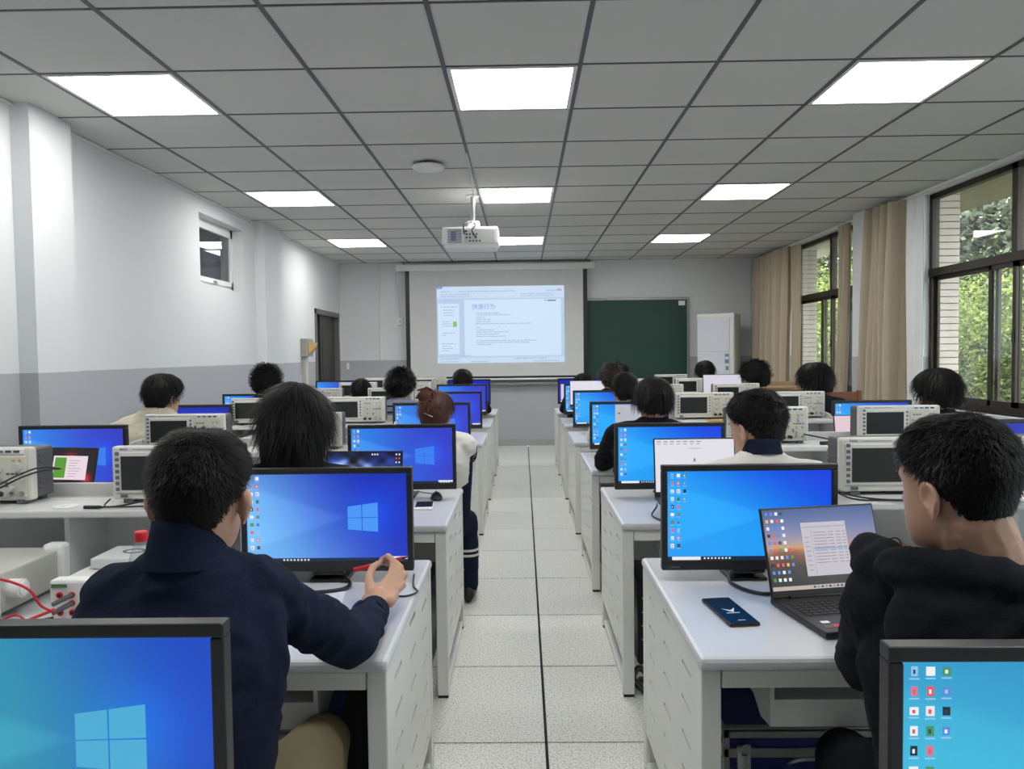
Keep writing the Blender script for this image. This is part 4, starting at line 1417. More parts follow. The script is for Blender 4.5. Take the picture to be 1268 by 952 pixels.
lp2, dsp, W_, H_ = laptop('laptop with galaxy wallpaper between the long-haired student and a blue monitor', -0.74, 3.42, -4, 0.36, 0.25, 0.262, 12, 'galaxy')
e = MB()
for c in range(2):
    for rr in range(3):
        e.box(W_ / 2 - 0.012 - 0.014 * c, W_ / 2 - 0.006 - 0.014 * c, -0.003, -0.0016, H_ - 0.014 - 0.018 * rr, H_ - 0.007 - 0.018 * rr, 4 if rr % 2 else 0)
for c in range(3):
    e.box(W_ / 2 - 0.115 - 0.012 * c, W_ / 2 - 0.109 - 0.012 * c, -0.003, -0.0016, H_ - 0.014, H_ - 0.007, 0)
e.build('desktop_icons', [MATS['icon_%d' % i] for i in range(10)], dsp)
lp3, dsp, W_, H_ = laptop('white-screen laptop in front of the white jacket student', 0.775, 3.40, 0, 0.37, 0.25, 0.262, 8, M_WWIN, 0.045)
e = MB()
for q in range(7):
    e.box(-0.17 + 0.03 * q, -0.15 + 0.03 * q, -0.0016, -0.0008, H_ - 0.012, H_ - 0.008)
    e.box(-0.17 + 0.03 * q, -0.155 + 0.03 * q, -0.0016, -0.0008, H_ - 0.022, H_ - 0.019)
e.box(-0.03, 0.03, -0.0016, -0.0008, H_ - 0.042, H_ - 0.040)
e.box(-0.006, 0.004, -0.0016, -0.0008, 0.135, 0.150)
e.build('text_lines', M_DIMTXT, dsp)
lp4, dsp, W_, H_ = laptop('dark laptop with red glowing wallpaper and a white-green window at the left', -2.155, 3.42, -10, 0.36, 0.24, 0.275, 14, 'redglow', 0.02)
MB().box(-0.045, 0.135, -0.003, -0.0016, 0.105, 0.215).build('open_window', glow('rose_window', rgb(238, 220, 228), 0.95), dsp)
MB().box(-0.035, 0.025, -0.004, -0.003, 0.113, 0.207).build('green_chart', glow('green_chart', rgb(92, 158, 50), 0.9), dsp)
e = MB()
for q in range(7):
    e.box(0.04, 0.08 + 0.008 * (q % 4), -0.004, -0.003, 0.12 + 0.012 * q, 0.122 + 0.012 * q)
    e.box(-0.10, -0.075, -0.004, -0.003, 0.1 + 0.014 * q, 0.104 + 0.014 * q)
e.build('text_lines', M_DIMTXT, dsp)
laptop('small pink-screen laptop beside the oscilloscope below the glasses student', 2.20, 4.92, 0, 0.34, 0.24, 0.235, 12, M_PINK, 0.04)
laptop('white display at the aisle in the fifth row right, in front of the brown-haired student', 0.70, 7.90, 0, 0.42, 0.25, 0.27, 4, M_WWIN, 0.14)
laptop('lilac-white display in the fifth row right, left of the curly-haired student', 2.06, 7.82, 0, 0.40, 0.25, 0.27, 4, M_LILAC, 0.19)
s_ = [c for c in MON['r3'].children if c.name.startswith('screen')][0]
window_card(s_, (0.075, 0, 0.012), 0.34, 0.262, M_GREYWIN)
MB().box(-0.075, -0.06, -0.0045, -0.0035, 0.21, 0.219).build('green_cursor', M_GREEN, s_)

# ------------------------------------------------------------------ small things
def cable(name, label, pts, r, m, cat='cable', group=None):
    return tag(MB().tube(pts, r, 7).build(name, m), label, cat, group)


ZT, ZS = 0.7455, 0.9855
ph_ = thing('phone', 'black smartphone lying on the desk beside the open laptop, white emblem on its screen', 'phone', (0.557, 2.045, ZT), math.radians(7))
MB().rbox(-0.041, 0.041, -0.105, 0.105, 0, 0.0095, 0.0035).build('body', M_BLACK, ph_)
MB().box(-0.038, 0.038, -0.100, 0.101, 0.0093, 0.0098).build('glass', mat('phone_glass', (0.004, 0.005, 0.012), 0.3, spec=0.12), ph_)
MB().quadmesh([(-0.020, 0.012, 0.0099), (0.0, -0.004, 0.0099), (0.018, 0.014, 0.0099), (0.004, -0.020, 0.0099), (-0.006, -0.012, 0.0099)], [(0, 1, 4), (1, 2, 3), (1, 3, 4)]).box(-0.018, 0.018, -0.027, -0.023, 0.0097, 0.01).build('screen_emblem', glow('phone_emblem', (0.7, 0.75, 0.85), 0.8), ph_)
MB().box(-0.01, 0.01, -0.083, -0.080, 0.0097, 0.01).build('home_bar', MATS['phone_emblem'], ph_)
ph2 = thing('phone', 'small black phone in a white case lying on the left desk beside the mouse', 'phone', (-0.472, 3.53, ZT), math.radians(4))
MB().rbox(-0.045, 0.045, -0.085, 0.08, 0, 0.009, 0.003).build('case', M_WHITE, ph2)
MB().rbox(-0.04, 0.04, -0.045, 0.075, 0.007, 0.0115, 0.002).build('glass', mat('phone_glass', (0, 0, 0)), ph2)


def mouse(label, x, y, rot, m=M_BLACKGLOSS):
    t = thing('mouse', label, 'computer mouse', (x, y, ZT), math.radians(rot))
    rs = []
    for j in range(9):
        a = j / 8
        yy = -0.055 + 0.11 * a
        ww = 0.031 * max(0.05, math.sin(PI * (0.06 + 0.88 * a))) ** 0.45
        hh = 0.036 * max(0.05, math.sin(PI * (0.05 + 0.8 * a))) ** 0.7
        rs.append([(ww * math.cos(q * PI / 8), yy, max(0.001, hh * math.sin(q * PI / 8))) for q in range(9)] + [(-ww * 0.6, yy, 0.001), (ww * 0.6, yy, 0.001)])
    MB().rings(rs).build('shell', m, t)
    MB().cyl((-0.004, 0.032, 0.028), (0.004, 0.032, 0.028), 0.008, n=12).build('scroll_wheel', M_SCOPEGREY, t)
    return t


mouse('black computer mouse at the desk edge left of the aisle, below the reddish-bun student\'s row', -0.435, 3.72, 10)
cable('mouse_cable', 'thin dark cable from the mouse to the black monitor on the second left desk', [(-0.44, 3.775, ZT + .01), (-0.46, 3.84, ZT + .004), (-0.52, 3.88, ZT + .004), (-0.56, 3.93, ZT + .004)], 0.0025, M_BLACK)
mouse('dark computer mouse just showing left of the navy shirt man\'s wrist', -0.455, 2.06, 0)
pp = MB()
pp.quadmesh([(-0.135, -0.15, 0.0), (0.075, -0.16, 0.0), (0.035, 0.14, 0.0), (-0.17, 0.12, 0.0), (-0.135, -0.15, 0.0015), (0.075, -0.16, 0.0015), (0.035, 0.14, 0.0015), (-0.17, 0.12, 0.0015)],
            [(0, 3, 2, 1), (4, 5, 6, 7), (0, 1, 5, 4), (1, 2, 6, 5), (2, 3, 7, 6), (3, 0, 4, 7)])
ob = pp.build('paper_sheet', M_PAPER, None, (-0.58, 2.12, ZT))
tag(ob, 'white sheet of paper on the desk beside the navy shirt man\'s forearm', 'paper')
cable('monitor_cable', 'thick black cable looping under the monitor of the navy shirt man', [(-0.60, 2.42, ZT + .008), (-0.545, 2.32, ZT + .007), (-0.56, 2.26, ZT + .007), (-0.66, 2.23, ZT + .007), (-0.75, 2.25, ZT + .007), (-0.82, 2.4, ZT + .007)], 0.006, M_BLACK)
cable('thin_cable', 'thin black cable curling on the desk right of the navy shirt man\'s hand', [(-0.36, 2.42, ZT + .004), (-0.345, 2.30, ZT + .004), (-0.325, 2.24, ZT + .004), (-0.36, 2.20, ZT + .004), (-0.43, 2.22, ZT + .004)], 0.003, M_BLACK)
cable('red_cable', 'thin red wire on the desk under the navy shirt man\'s pen', [(-0.50, 2.44, ZT + .004), (-0.49, 2.34, ZT + .004), (-0.45, 2.31, ZT + .004), (-0.41, 2.36, ZT + .004)], 0.0022, M_RED)
cable('monitor_cable', 'black cable running under the laptop from the bright blue monitor', [(0.655, 2.40, ZT + .007), (0.63, 2.30, ZT + .007), (0.66, 2.215, ZT + .007), (0.72, 2.19, ZT + .007), (0.80, 2.3, ZT + .007)], 0.0055, M_BLACK)
cable('hanging_cable', 'thin black cable hanging over the desk edge from the white-screen laptop', [(0.60, 3.40, ZT + .03), (0.585, 3.33, ZT + .03), (0.555, 3.27, ZT + .006), (0.575, 3.16, ZT + .006), (0.585, 3.122, 0.735), (0.587, 3.118, 0.6), (0.575, 3.125, 0.42), (0.56, 3.2, 0.25)], 0.0035, M_BLACK)

# power supply and multimeter under the left riser
ps = thing('power_supply', 'beige bench power supply at the left edge under the shelf, with round side knob', 'power supply', (-1.60, 1.98, ZT))
MB().rbox(-0.19, 0.15, 0.0, 0.36, 0.012, 0.125, 0.006).build('case', M_PSU, ps)
b = MB()
b.rbox(-0.20, -0.15, -0.02, 0.05, 0.004, 0.14, 0.012)
b.rbox(0.115, 0.165, -0.02, 0.05, 0.004, 0.14, 0.012)
b.rbox(0.10, 0.165, 0.32, 0.37, 0.01, 0.142, 0.012)
b.rbox(-0.20, -0.13, 0.32, 0.37, 0.01, 0.142, 0.012)
b.build('corner_guards', M_WHITE, ps)
MB().rbox(-0.17, 0.13, -0.012, 0.0, 0.012, 0.125, 0.004).build('front_panel', M_SCOPEPANEL, ps)
for q, mm in enumerate((M_BLACK, M_RED, M_YELLOW, M_GREEN)):
    MB().cyl((0.02 + 0.027 * q, -0.012, 0.035), (0.02 + 0.027 * q, -0.03, 0.035), 0.008).build('terminal', mm, ps)
MB().rbox(-0.15, -0.02, -0.015, -0.008, 0.06, 0.11, 0.002).build('display', M_SCOPESCR, ps)
MB().cyl((0.15, 0.10, 0.075), (0.19, 0.10, 0.075), 0.026, n=20).cyl((0.188, 0.10, 0.075), (0.195, 0.10, 0.075), 0.021, n=20).build('side_knob', M_WHITE, ps)
mm_ = thing('multimeter', 'white bench multimeter with five red sockets and green label beside the navy shirt man', 'multimeter', (-1.165, 2.02, ZT))
MB().rbox(-0.115, 0.075, 0.0, 0.28, 0.008, 0.11, 0.006).build('case', M_SCOPE, mm_)
MB().rbox(-0.125, 0.083, -0.015, 0.03, 0.004, 0.118, 0.008).build('front_frame', M_WHITE, mm_)
MB().box(-0.118, -0.075, -0.017, -0.014, 0.098, 0.107).build('green_label', M_GREEN, mm_)
MB().box(-0.018, 0.072, -0.017, -0.014, 0.045, 0.098).build('display', M_BLACKGLOSS, mm_)
MB().box(-0.02, 0.0, -0.017, -0.014, 0.018, 0.032).build('power_key', mat('pale_blue_key', rgb(150, 180, 205), 0.5), mm_)
for (x, z) in ((-0.095, .078), (-0.062, .078), (-0.062, .055), (-0.095, .03), (-0.062, .03)):
    MB().cyl((x, -0.012, z), (x, -0.019, z), 0.0085, n=14).build('socket_ring', M_RED, mm_)
    MB().cyl((x, -0.018, z), (x, -0.0205, z), 0.004, n=10).build('socket_hole', M_BLACK, mm_)
for z in (.078, .055):
    MB().cyl((-0.062, -0.017, z), (-0.088, -0.06, z - 0.012), 0.007, 0.006).build('banana_plug', M_SCOPEGREY, mm_)
pb = thing('plastic_box', 'translucent white plastic box with a ring mark standing on the multimeter', 'box', (-1.19, 2.16, ZT + 0.111))
MB().rbox(-0.06, 0.09, -0.03, 0.12, 0, 0.032, 0.006).build('body', mat('milky_plastic', rgb(206, 208, 208), 0.35), pb)
rs = [[((r1) * math.cos(2 * PI * k / 24) + 0.03, 0.05 + r1 * 0.7 * math.sin(2 * PI * k / 24), z) for k in range(24)] for r1, z in ((0.034, 0.0318), (0.034, 0.0335), (0.026, 0.0335), (0.026, 0.0318))]
MB().rings(rs + [rs[0]], caps=False).build('ring_mark', M_SCOPEGREY, pb)
bt = thing('water_bottle', 'clear plastic water bottle with red cap behind the navy shirt man\'s shoulder', 'bottle', (-1.005, 1.95, ZT))
prof = [(0.030, 0.0), (0.033, 0.006), (0.033, 0.16), (0.032, 0.185), (0.027, 0.208), (0.018, 0.226), (0.0135, 0.234), (0.0135, 0.244)]
MB().rings([[(r1 * math.cos(2 * PI * k / 20), r1 * math.sin(2 * PI * k / 20), z) for k in range(20)] for r1, z in prof]).build('body', glass_mat('bottle_plastic', (0.88, 0.9, 0.9), 0.14), bt)
MB().cyl((0, 0, 0.238), (0, 0, 0.260), 0.0165, n=24).cyl((0, 0, 0.260), (0, 0, 0.263), 0.0165, 0.0145, n=24).build('cap', M_RED, bt)
# test leads
cc = [
    ('dark red test lead arching over the power supply to the multimeter', M_RED, [(-1.62, 1.92, ZT + .10), (-1.50, 1.90, ZT + .16), (-1.38, 1.91, ZT + .155), (-1.30, 1.93, ZT + .12), (-1.27, 1.94, ZT + .07), (-1.24, 1.95, ZT + .05)], 0.0035),
    ('black test lead arching beside the power supply knob', M_BLACK, [(-1.60, 1.92, ZT + .11), (-1.46, 1.88, ZT + .175), (-1.36, 1.88, ZT + .13), (-1.35, 1.87, ZT + .06), (-1.42, 1.85, ZT + .02), (-1.56, 1.83, ZT + .005)], 0.0035),
    ('red test lead looping down from the multimeter plugs onto the desk', M_RED, [(-1.245, 1.955, ZT + .055), (-1.29, 1.90, ZT + .04), (-1.30, 1.87, ZT + .012), (-1.24, 1.845, ZT + .005), (-1.12, 1.86, ZT + .005), (-0.98, 1.89, ZT + .005)], 0.0042),
    ('black test lead looping down from the multimeter onto the desk', M_BLACK, [(-1.245, 1.95, ZT + .035), (-1.30, 1.91, ZT + .03), (-1.31, 1.875, ZT + .008), (-1.25, 1.86, ZT + .005), (-1.1, 1.875, ZT + .005), (-0.98, 1.905, ZT + .005)], 0.0035),
    ('red wires heaped between power supply and multimeter', M_RED, [(-1.55, 1.87, ZT + .005), (-1.42, 1.90, ZT + .012), (-1.31, 1.935, ZT + .02), (-1.36, 1.90, ZT + .04), (-1.41, 1.87, ZT + .02), (-1.34, 1.85, ZT + .006), (-1.28, 1.90, ZT + .02), (-1.33, 1.93, ZT + .05), (-1.38, 1.90, ZT + .03)], 0.003),
    ('thin red wire lying on the desk at the left edge', M_RED, [(-1.60, 1.82, ZT + .004), (-1.50, 1.80, ZT + .004), (-1.42, 1.81, ZT + .004), (-1.36, 1.85, ZT + .004), (-1.30, 1.88, ZT + .008)], 0.0022),
    ('long black cable lying across the desk front behind the bottom-left monitor', M_BLACK, [(-1.62, 1.78, ZT + .004), (-1.45, 1.755, ZT + .004), (-1.28, 1.77, ZT + .004), (-1.10, 1.81, ZT + .004), (-0.95, 1.82, ZT + .004)], 0.0036),
    ('grey wire hanging from the power supply front', M_SCOPEGREY, [(-1.40, 1.92, ZT + .08), (-1.43, 1.87, ZT + .05), (-1.42, 1.84, ZT + .01), (-1.36, 1.83, ZT + .004), (-1.30, 1.85, ZT + .004)], 0.0025),
]
for lab, m, pts, r1 in cc:
    cable('test_lead', lab, pts, r1, m, 'test lead', 'test leads on the left desk')
for i, (x, y, rz, lab) in enumerate(((-1.345, 1.845, 0.2, 'yellow crocodile clip lying on the desk in front of the multimeter, left one'), (-1.295, 1.87, 0.5, 'yellow crocodile clip lying closest to the multimeter'))):
    c_ = thing('crocodile_clip', lab, 'clip', (x, y, ZT), rz, 'yellow clips')
    MB().rbox(-0.03, 0.02, -0.006, 0.006, 0.0, 0.011, 0.003).build('sleeve', M_YELLOW, c_)
    MB().rbox(0.018, 0.036, -0.003, 0.003, 0.003, 0.008, 0.001).build('jaw', M_METAL, c_)
rc = thing('round_lid', 'thin white plastic disc lying on the left riser shelf between the oscilloscopes', 'disc', (-1.475, 2.395, ZS))
MB().cyl((0, 0, 0), (0, 0, 0.004), 0.036, n=28).cyl((0, 0, 0.004), (0, 0, 0.007), 0.012, n=16).build('disc', M_WHITE, rc)
cable('probe_cable', 'black probe cable lying on the shelf under the oscilloscope by the navy shirt man', [(-1.10, 2.43, ZS + .012), (-1.20, 2.40, ZS + .02), (-1.28, 2.375, ZS + .008), (-1.335, 2.37, ZS + .006), (-1.345, 2.42, ZS + .02)], 0.003, M_BLACK, 'probe cable', 'probe cables')
cable('probe_cable', 'black probe tip lying at the left foot of that oscilloscope', [(-1.39, 2.35, ZS + .008), (-1.345, 2.355, ZS + .007), (-1.25, 2.375, ZS + .004), (-1.12, 2.39, ZS + .005)], [0.006] * 7 + [0.0025] * 12, M_BLACK, 'probe cable', 'probe cables')
for dz, lab in ((0.0, 'upper black probe cable crossing the oscilloscope at the left edge'), (-0.012, 'lower black probe cable crossing the oscilloscope at the left edge')):
    cable('probe_cable', lab, [(-1.78, 2.40, ZS + .045 + dz), (-1.70, 2.39, ZS + .07 + dz), (-1.63, 2.405, ZS + .105 + dz), (-1.595, 2.47, ZS + .12 + dz), (-1.59, 2.56, ZS + .10)], 0.0028, M_BLACK, 'probe cable', 'probe cables')
cable('probe_cable', 'black probe cables trailing from the big right oscilloscope over the shelf edge', [(0.99, 2.62, ZS + .03), (1.02, 2.44, ZS + .015), (1.10, 2.37, ZS + .006), (1.22, 2.35, ZS + .006), (1.4, 2.36, ZS + .006)], 0.003, M_BLACK, 'probe cable', 'probe cables')
cable('probe_cable', 'second thin black cable along the right shelf edge', [(0.985, 2.60, ZS + .045), (1.03, 2.41, ZS + .005), (1.13, 2.345, ZS + .006), (1.3, 2.33, ZS + .006), (1.42, 2.345, ZS + .006)], 0.0025, M_BLACK, 'probe cable', 'probe cables')
pg = thing('probe_pod', 'black plug lying on the shelf behind the white jacket student', 'plug', (1.52, 3.80, ZS), 0.3)
MB().rbox(-0.035, 0.035, -0.011, 0.011, 0, 0.018, 0.004).build('body', M_BLACK, pg)
cable('probe_cable', 'black cables on the second right shelf beside the half-hidden oscilloscope', [(1.42, 3.84, ZS + .05), (1.50, 3.80, ZS + .035), (1.57, 3.78, ZS + .02), (1.66, 3.79, ZS + .01), (1.70, 3.81, ZS + .01)], 0.004, M_BLACK, 'probe cable', 'probe cables')
cable('probe_cable', 'thin black cable curled on the third left shelf under the small box\'s oscilloscope', [(-2.03, 5.24, ZS + .03), (-1.98, 5.20, ZS + .008), (-1.90, 5.19, ZS + .01), (-1.82, 5.21, ZS + .03)], 0.0035, M_BLACK, 'probe cable', 'probe cables')
# white adapter in the shelf compartment, yellow folders, cables
ad = thing('adapter_box', 'small white wedge-shaped box inside the shelf compartment of the third left desk', 'adapter', (-1.88, 5.22, ZT + 0.13))
MB().quadmesh([(-.07, -.03, 0), (.07, -.03, 0), (.07, .05, 0), (-.07, .05, 0), (-.07, -.03, .028), (.03, -.03, .055), (.05, .05, .055), (-.07, .05, .028), (.07, -.03, .05), (.07, .05, .05)],
              [(0, 3, 2, 1), (0, 1, 8, 5, 4), (1, 2, 9, 8), (2, 3, 7, 6, 9), (3, 0, 4, 7), (4, 5, 6, 7), (5, 8, 9, 6)]).build('body', M_WHITE, ad)
MB().rbox(-0.11, 0.11, -0.05, 0.09, -0.129, 0.0, 0.005).build('stand_block', M_SHELF, ad)
for k, (dx, dy, rz, lab) in enumerate(((0.0, 0.0, 0.05, 'lower yellow folder sticking out under the oscilloscope right of the black coat student'), (0.05, -0.015, -0.12, 'upper yellow folder lying crosswise on the lower one'))):
    fo = thing('folder', lab, 'folder', (1.42 + dx, 5.215 + dy, ZS + 0.0035 * k), rz)
    MB().rbox(-0.16, 0.14, -0.06, 0.04, 0.0, 0.0035, 0.0012).build('cover', mat('manila', rgb(214, 172, 92), 0.7, noise_amt=0.08, noise_scale=12), fo)
# things behind the black hoodie student's laptop
bk = thing('notebook', 'green and white booklet under the yellow packet on the right desk', 'book', (1.20, 2.48, ZT), -0.1)
MB().rbox(-0.10, 0.10, -0.07, 0.07, 0, 0.040, 0.002).build('pages', M_PAPER, bk)
MB().box(-0.101, 0.101, -0.071, 0.02, 0.0005, 0.0415).build('green_cover', M_GREEN, bk)
yk = thing('packet', 'yellow-orange packet on the right desk between laptop and chin of the black hoodie student', 'packet', (1.215, 2.495, ZT + 0.0415), 0.3)
MB().rbox(-0.075, 0.075, -0.05, 0.05, 0, 0.02, 0.006).build('body', mat('packet_orange', rgb(216, 160, 60), 0.45, noise_amt=0.15, noise_scale=15), yk)
sg = thing('safety_glasses', 'black wire-rimmed object with dark rods lying on the yellow packet', 'glasses', (1.185, 2.48, ZT + 0.063))
e = MB()
for c0 in (-0.04, 0.03):
    e.tube([(c0 + 0.022 * math.cos(q * PI / 4), 0, 0.014 + 0.018 * math.sin(q * PI / 4)) for q in range(9)], 0.0022, 6, res=2)
e.build('rims', M_BLACK, sg)
MB().tube([(-0.01, 0, 0.02), (-0.06, -0.05, -0.02), (-0.1, -0.1, -0.033)], 0.0035, 6).tube([(0.05, 0, 0.02), (0.02, -0.06, 0.02), (-0.02, -0.09, 0.0)], 0.003, 6).build('temples', M_BLACK, sg)
for k in range(4):
    pp = thing('paper_sheet', ('bottom', 'second', 'third', 'top')[k] + ' sheet of the loose papers on the right riser shelf at the right edge', 'paper', (1.60 - 0.012 * k, 2.40, ZS + 0.0022 * k), 0.06 * k - 0.08, 'papers on the right shelf')
    MB().box(-0.06, 0.15, -0.07, 0.06, 0, 0.002).build('sheet', M_PAPER, pp)
    if k == 3:
        MB().box(-0.03, 0.03, -0.04, -0.02, 0.002, 0.0026).build('pink_stamp', mat('pink_print', rgb(220, 150, 160), 0.7), pp)

# flight cases under the first desks
def flight_case(label, x, y):
    t = thing('equipment_case', label, 'equipment case', (x, y, 0), 0, 'blue equipment cases under the desks')
    w_, d_, h_ = 0.56, 0.34, 0.335
    MB().rbox(-w_ / 2 + .006, w_ / 2 - .006, .006, d_ - .006, 0.012, h_ - .006, 0.004).build('panels', M_BLUECASE, t)
    e = MB()
    for z0, z1 in ((0.0, 0.02), (h_ - 0.03, h_), (0.245, 0.275)):
        e.rbox(-w_ / 2, w_ / 2, 0, 0.012, z0, z1, 0.003)
        e.rbox(-w_ / 2, w_ / 2, d_ - 0.012, d_, z0, z1, 0.003)
        e.rbox(-w_ / 2, -w_ / 2 + 0.012, 0, d_, z0, z1, 0.003)
        e.rbox(w_ / 2 - 0.012, w_ / 2, 0, d_, z0, z1, 0.003)
    for x_ in (-w_ / 2, w_ / 2 - 0.02):
        e.rbox(x_, x_ + 0.02, 0, 0.012, 0, h_, 0.003)
    e.rbox(-w_ / 2, w_ / 2, 0, 0.022, h_ - 0.012, h_ + 0.002, 0.003)
    e.build('aluminium_frame', M_ALU, t)
    for x_ in (-0.24, 0.2):
        MB().rbox(x_, x_ + 0.04, -0.012, 0.0, 0.215, 0.29, 0.004).rbox(x_ + 0.01, x_ + 0.03, -0.022, -0.01, 0.225, 0.265, 0.004).tube([(x_ + 0.006, -0.016, 0.27), (x_ + 0.02, -0.02, 0.295), (x_ + 0.034, -0.016, 0.27)], 0.0035, 6).build('latch', M_METAL, t)
    MB().tube([(-0.085, 0, 0.225), (-0.083, -0.03, 0.25), (-0.05, -0.045, 0.266), (0.05, -0.045, 0.266), (0.083, -0.03, 0.25), (0.085, 0, 0.225)], 0.0065, 8).build('handle', M_METAL, t)
    return t


flight_case('blue equipment case with aluminium edges and latch under the right desk', 0.865, 2.22)
flight_case('blue equipment case under the left desk behind the khaki knee', -0.80, 2.22)

# computers under the desks
for i, y in enumerate(ROWS[1:]):
    for s in (1, -1):
        if i == 0:
            px = AX[s] + s * 2.15
        else:
            px = AX[s] + s * 0.20
        t = thing('computer_tower', 'black computer tower under the %s desk %s' % (('first', 'second', 'third', 'fourth', 'fifth', 'sixth')[i], SIDE[s]), 'computer', (px, y + 0.34, 0), 0, 'black computer towers')
        MB().rbox(-0.09, 0.09, 0, 0.36, 0.01, 0.40, 0.006).build('case', M_BLACK, t)
        e = MB()
        for q in range(4):
            e.box(-0.07, 0.0, -0.003, 0.001, 0.12 + 0.065 * q, 0.125 + 0.065 * q)
        e.build('front_strips', M_METAL, t)
        MB().box(-0.08, 0.08, 0.02, 0.34, 0, 0.012).build('feet', M_RUBBER, t)

# black strap on the floor at the second right desk, added black folds for the shadow under the first left desk
cable('bag_strap', 'tangled black strap on the floor by the front post of the second right desk', [(0.50, 3.16, 0.02), (0.46, 3.20, 0.06), (0.49, 3.24, 0.09), (0.53, 3.22, 0.05), (0.50, 3.28, 0.02), (0.56, 3.30, 0.015), (0.54, 3.20, 0.012)], 0.013, M_BLACK, 'strap')
rs = []
for j in range(13):
    t_ = j / 12
    z = 0.64 - 0.62 * t_
    cx, cy = -0.425 - 0.01 * math.sin(3 * t_), 1.95 + 0.02 * t_
    ring = []
    for k in range(28):
        a = 2 * PI * k / 28
        rr = 1 + 0.13 * math.sin(5 * a + 2.5 * t_) + 0.07 * math.sin(9 * a - 4 * t_)
        ring.append((cx + (0.038 + 0.012 * t_) * rr * math.cos(a), cy + (0.12 + 0.03 * t_) * rr * math.sin(a), z))
    rs.append(ring)
ob = MB().rings(rs[::-1]).build('coat', mat('shadow_cloth', (0.012, 0.012, 0.014), 0.9, bump=0.4, bump_scale=120))
tag(ob, 'added black folds for the dark shadow under the first left desk, by the khaki knee', 'coat')
# wooden lectern and chair at the front right
le = thing('lectern', 'light brown wooden teacher desk in the right front corner below the far curtain', 'lectern', (3.05, 9.35, 0))
MB().rbox(-0.35, 0.45, -0.25, 0.30, 0.98, 1.02, 0.01).build('desktop', M_WOOD, le)
MB().rbox(-0.32, 0.42, -0.20, 0.28, 0.0, 0.98, 0.01).build('cabinet', mat('pale_wood', rgb(186, 168, 140), 0.55, noise_amt=0.12, noise_scale=6, stretch=(1, 1, 0.2)), le)
MB().rbox(-0.35, -0.33, -0.25, 0.3, 1.02, 1.06, 0.004).rbox(0.43, 0.45, -0.25, 0.3, 1.02, 1.06, 0.004).rbox(-0.35, 0.45, 0.28, 0.3, 1.02, 1.07, 0.004).build('rim', M_WOOD, le)
ch = thing('wooden_chair', 'reddish-brown wooden chair back behind the glasses student in black by the far window', 'chair', (2.62, 6.15, 0))
e = MB()
for x in (-0.19, 0.16):
    e.rbox(x, x + 0.035, -0.2, -0.165, 0, 0.44, 0.004)
e.build('front_legs', M_WOOD, ch)
for x in (-0.19, 0.16):
    MB().rbox(x, x + 0.035, 0.16, 0.195, 0, 1.12, 0.004).build('rear_post', mat('red_wood', rgb(120, 72, 48), 0.5, noise_amt=0.2, noise_scale=8), ch)
MB().rbox(-0.2, 0.2, -0.21, 0.2, 0.43, 0.46, 0.01).build('seat', MATS['red_wood'], ch)
for z in (0.7, 0.86, 1.04):
    MB().rbox(-0.17, 0.17, 0.165, 0.185, z, z + 0.07, 0.006).build('back_slat', MATS['red_wood'], ch)
#PART5

# ------------------------------------------------------------------ people
M_SKIN = mat('skin', rgb(196, 154, 130), 0.5, noise_amt=0.06, noise_scale=14, bump=0.04, bump_scale=160)
_b = M_SKIN.node_tree.nodes['Principled BSDF']
_b.inputs['Subsurface Weight'].default_value = 0.12
_b.inputs['Subsurface Radius'].default_value = (0.012, 0.005, 0.003)
M_HAIR = mat('black_hair', (0.0045, 0.0042, 0.004), 0.55, noise_amt=0.3, noise_scale=40, spec=0.22)
M_HAIRBR = mat('reddish_hair', rgb(80, 38, 26), 0.55, noise_amt=0.35, noise_scale=30, spec=0.5)
M_HAIRDB = mat('dark_brown_hair', rgb(42, 28, 24), 0.5, noise_amt=0.3, noise_scale=30)
M_EYEW = mat('eye_white', (0.75, 0.74, 0.72), 0.3)
M_EYEB = mat('eye_iris', (0.015, 0.01, 0.008), 0.15)
M_LIP = mat('lip', rgb(168, 100, 92), 0.45)


def cloth(name, c, amt=0.08, bump=0.25):
    return mat('cloth_' + name, c, 0.88, noise_amt=amt, noise_scale=9, bump=bump, bump_scale=260, spec=0.15)


C_NAVY = cloth('navy', rgb(24, 32, 52))
C_BLACK = cloth('black', rgb(20, 22, 28))
C_BLACK2 = cloth('charcoal', rgb(30, 31, 36))
C_CREAM = cloth('cream', rgb(206, 200, 180))
C_WHITE = cloth('white', rgb(226, 224, 218))
C_BLUE = cloth('slate', rgb(132, 142, 164))
C_KHAKI = cloth('khaki', rgb(146, 134, 106))
C_DARKTR = cloth('trousers', rgb(26, 28, 36))
C_STRIPE = cloth('stripe', rgb(28, 30, 44))

HZ = [-.122, -.112, -.095, -.07, -.045, -.02, 0.0, .025, .05, .075, .095, .108, .1155]
HW = [.012, .034, .052, .062, .068, .0725, .075, .0765, .075, .067, .052, .033, .008]
HFR = [.055, .080, .088, .090, .089, .088, .087, .092, .090, .078, .058, .034, .005]
HBK = [.018, .012, .030, .062, .080, .090, .096, .100, .098, .087, .068, .043, .010]
NZ = 0


def head_r(z, phi):
    """point of the skull at height z and angle phi from the face direction"""
    w_ = np.interp(z, HZ, HW)
    f_ = np.interp(z, HZ, HFR)
    b_ = np.interp(z, HZ, HBK)
    c, s = math.cos(phi), math.sin(phi)
    y = (f_ if c > 0 else b_) * (abs(c) ** 0.92) * (1 if c > 0 else -1)
    x = w_ * (abs(s) ** 0.88) * (1 if s > 0 else -1)
    return x, y


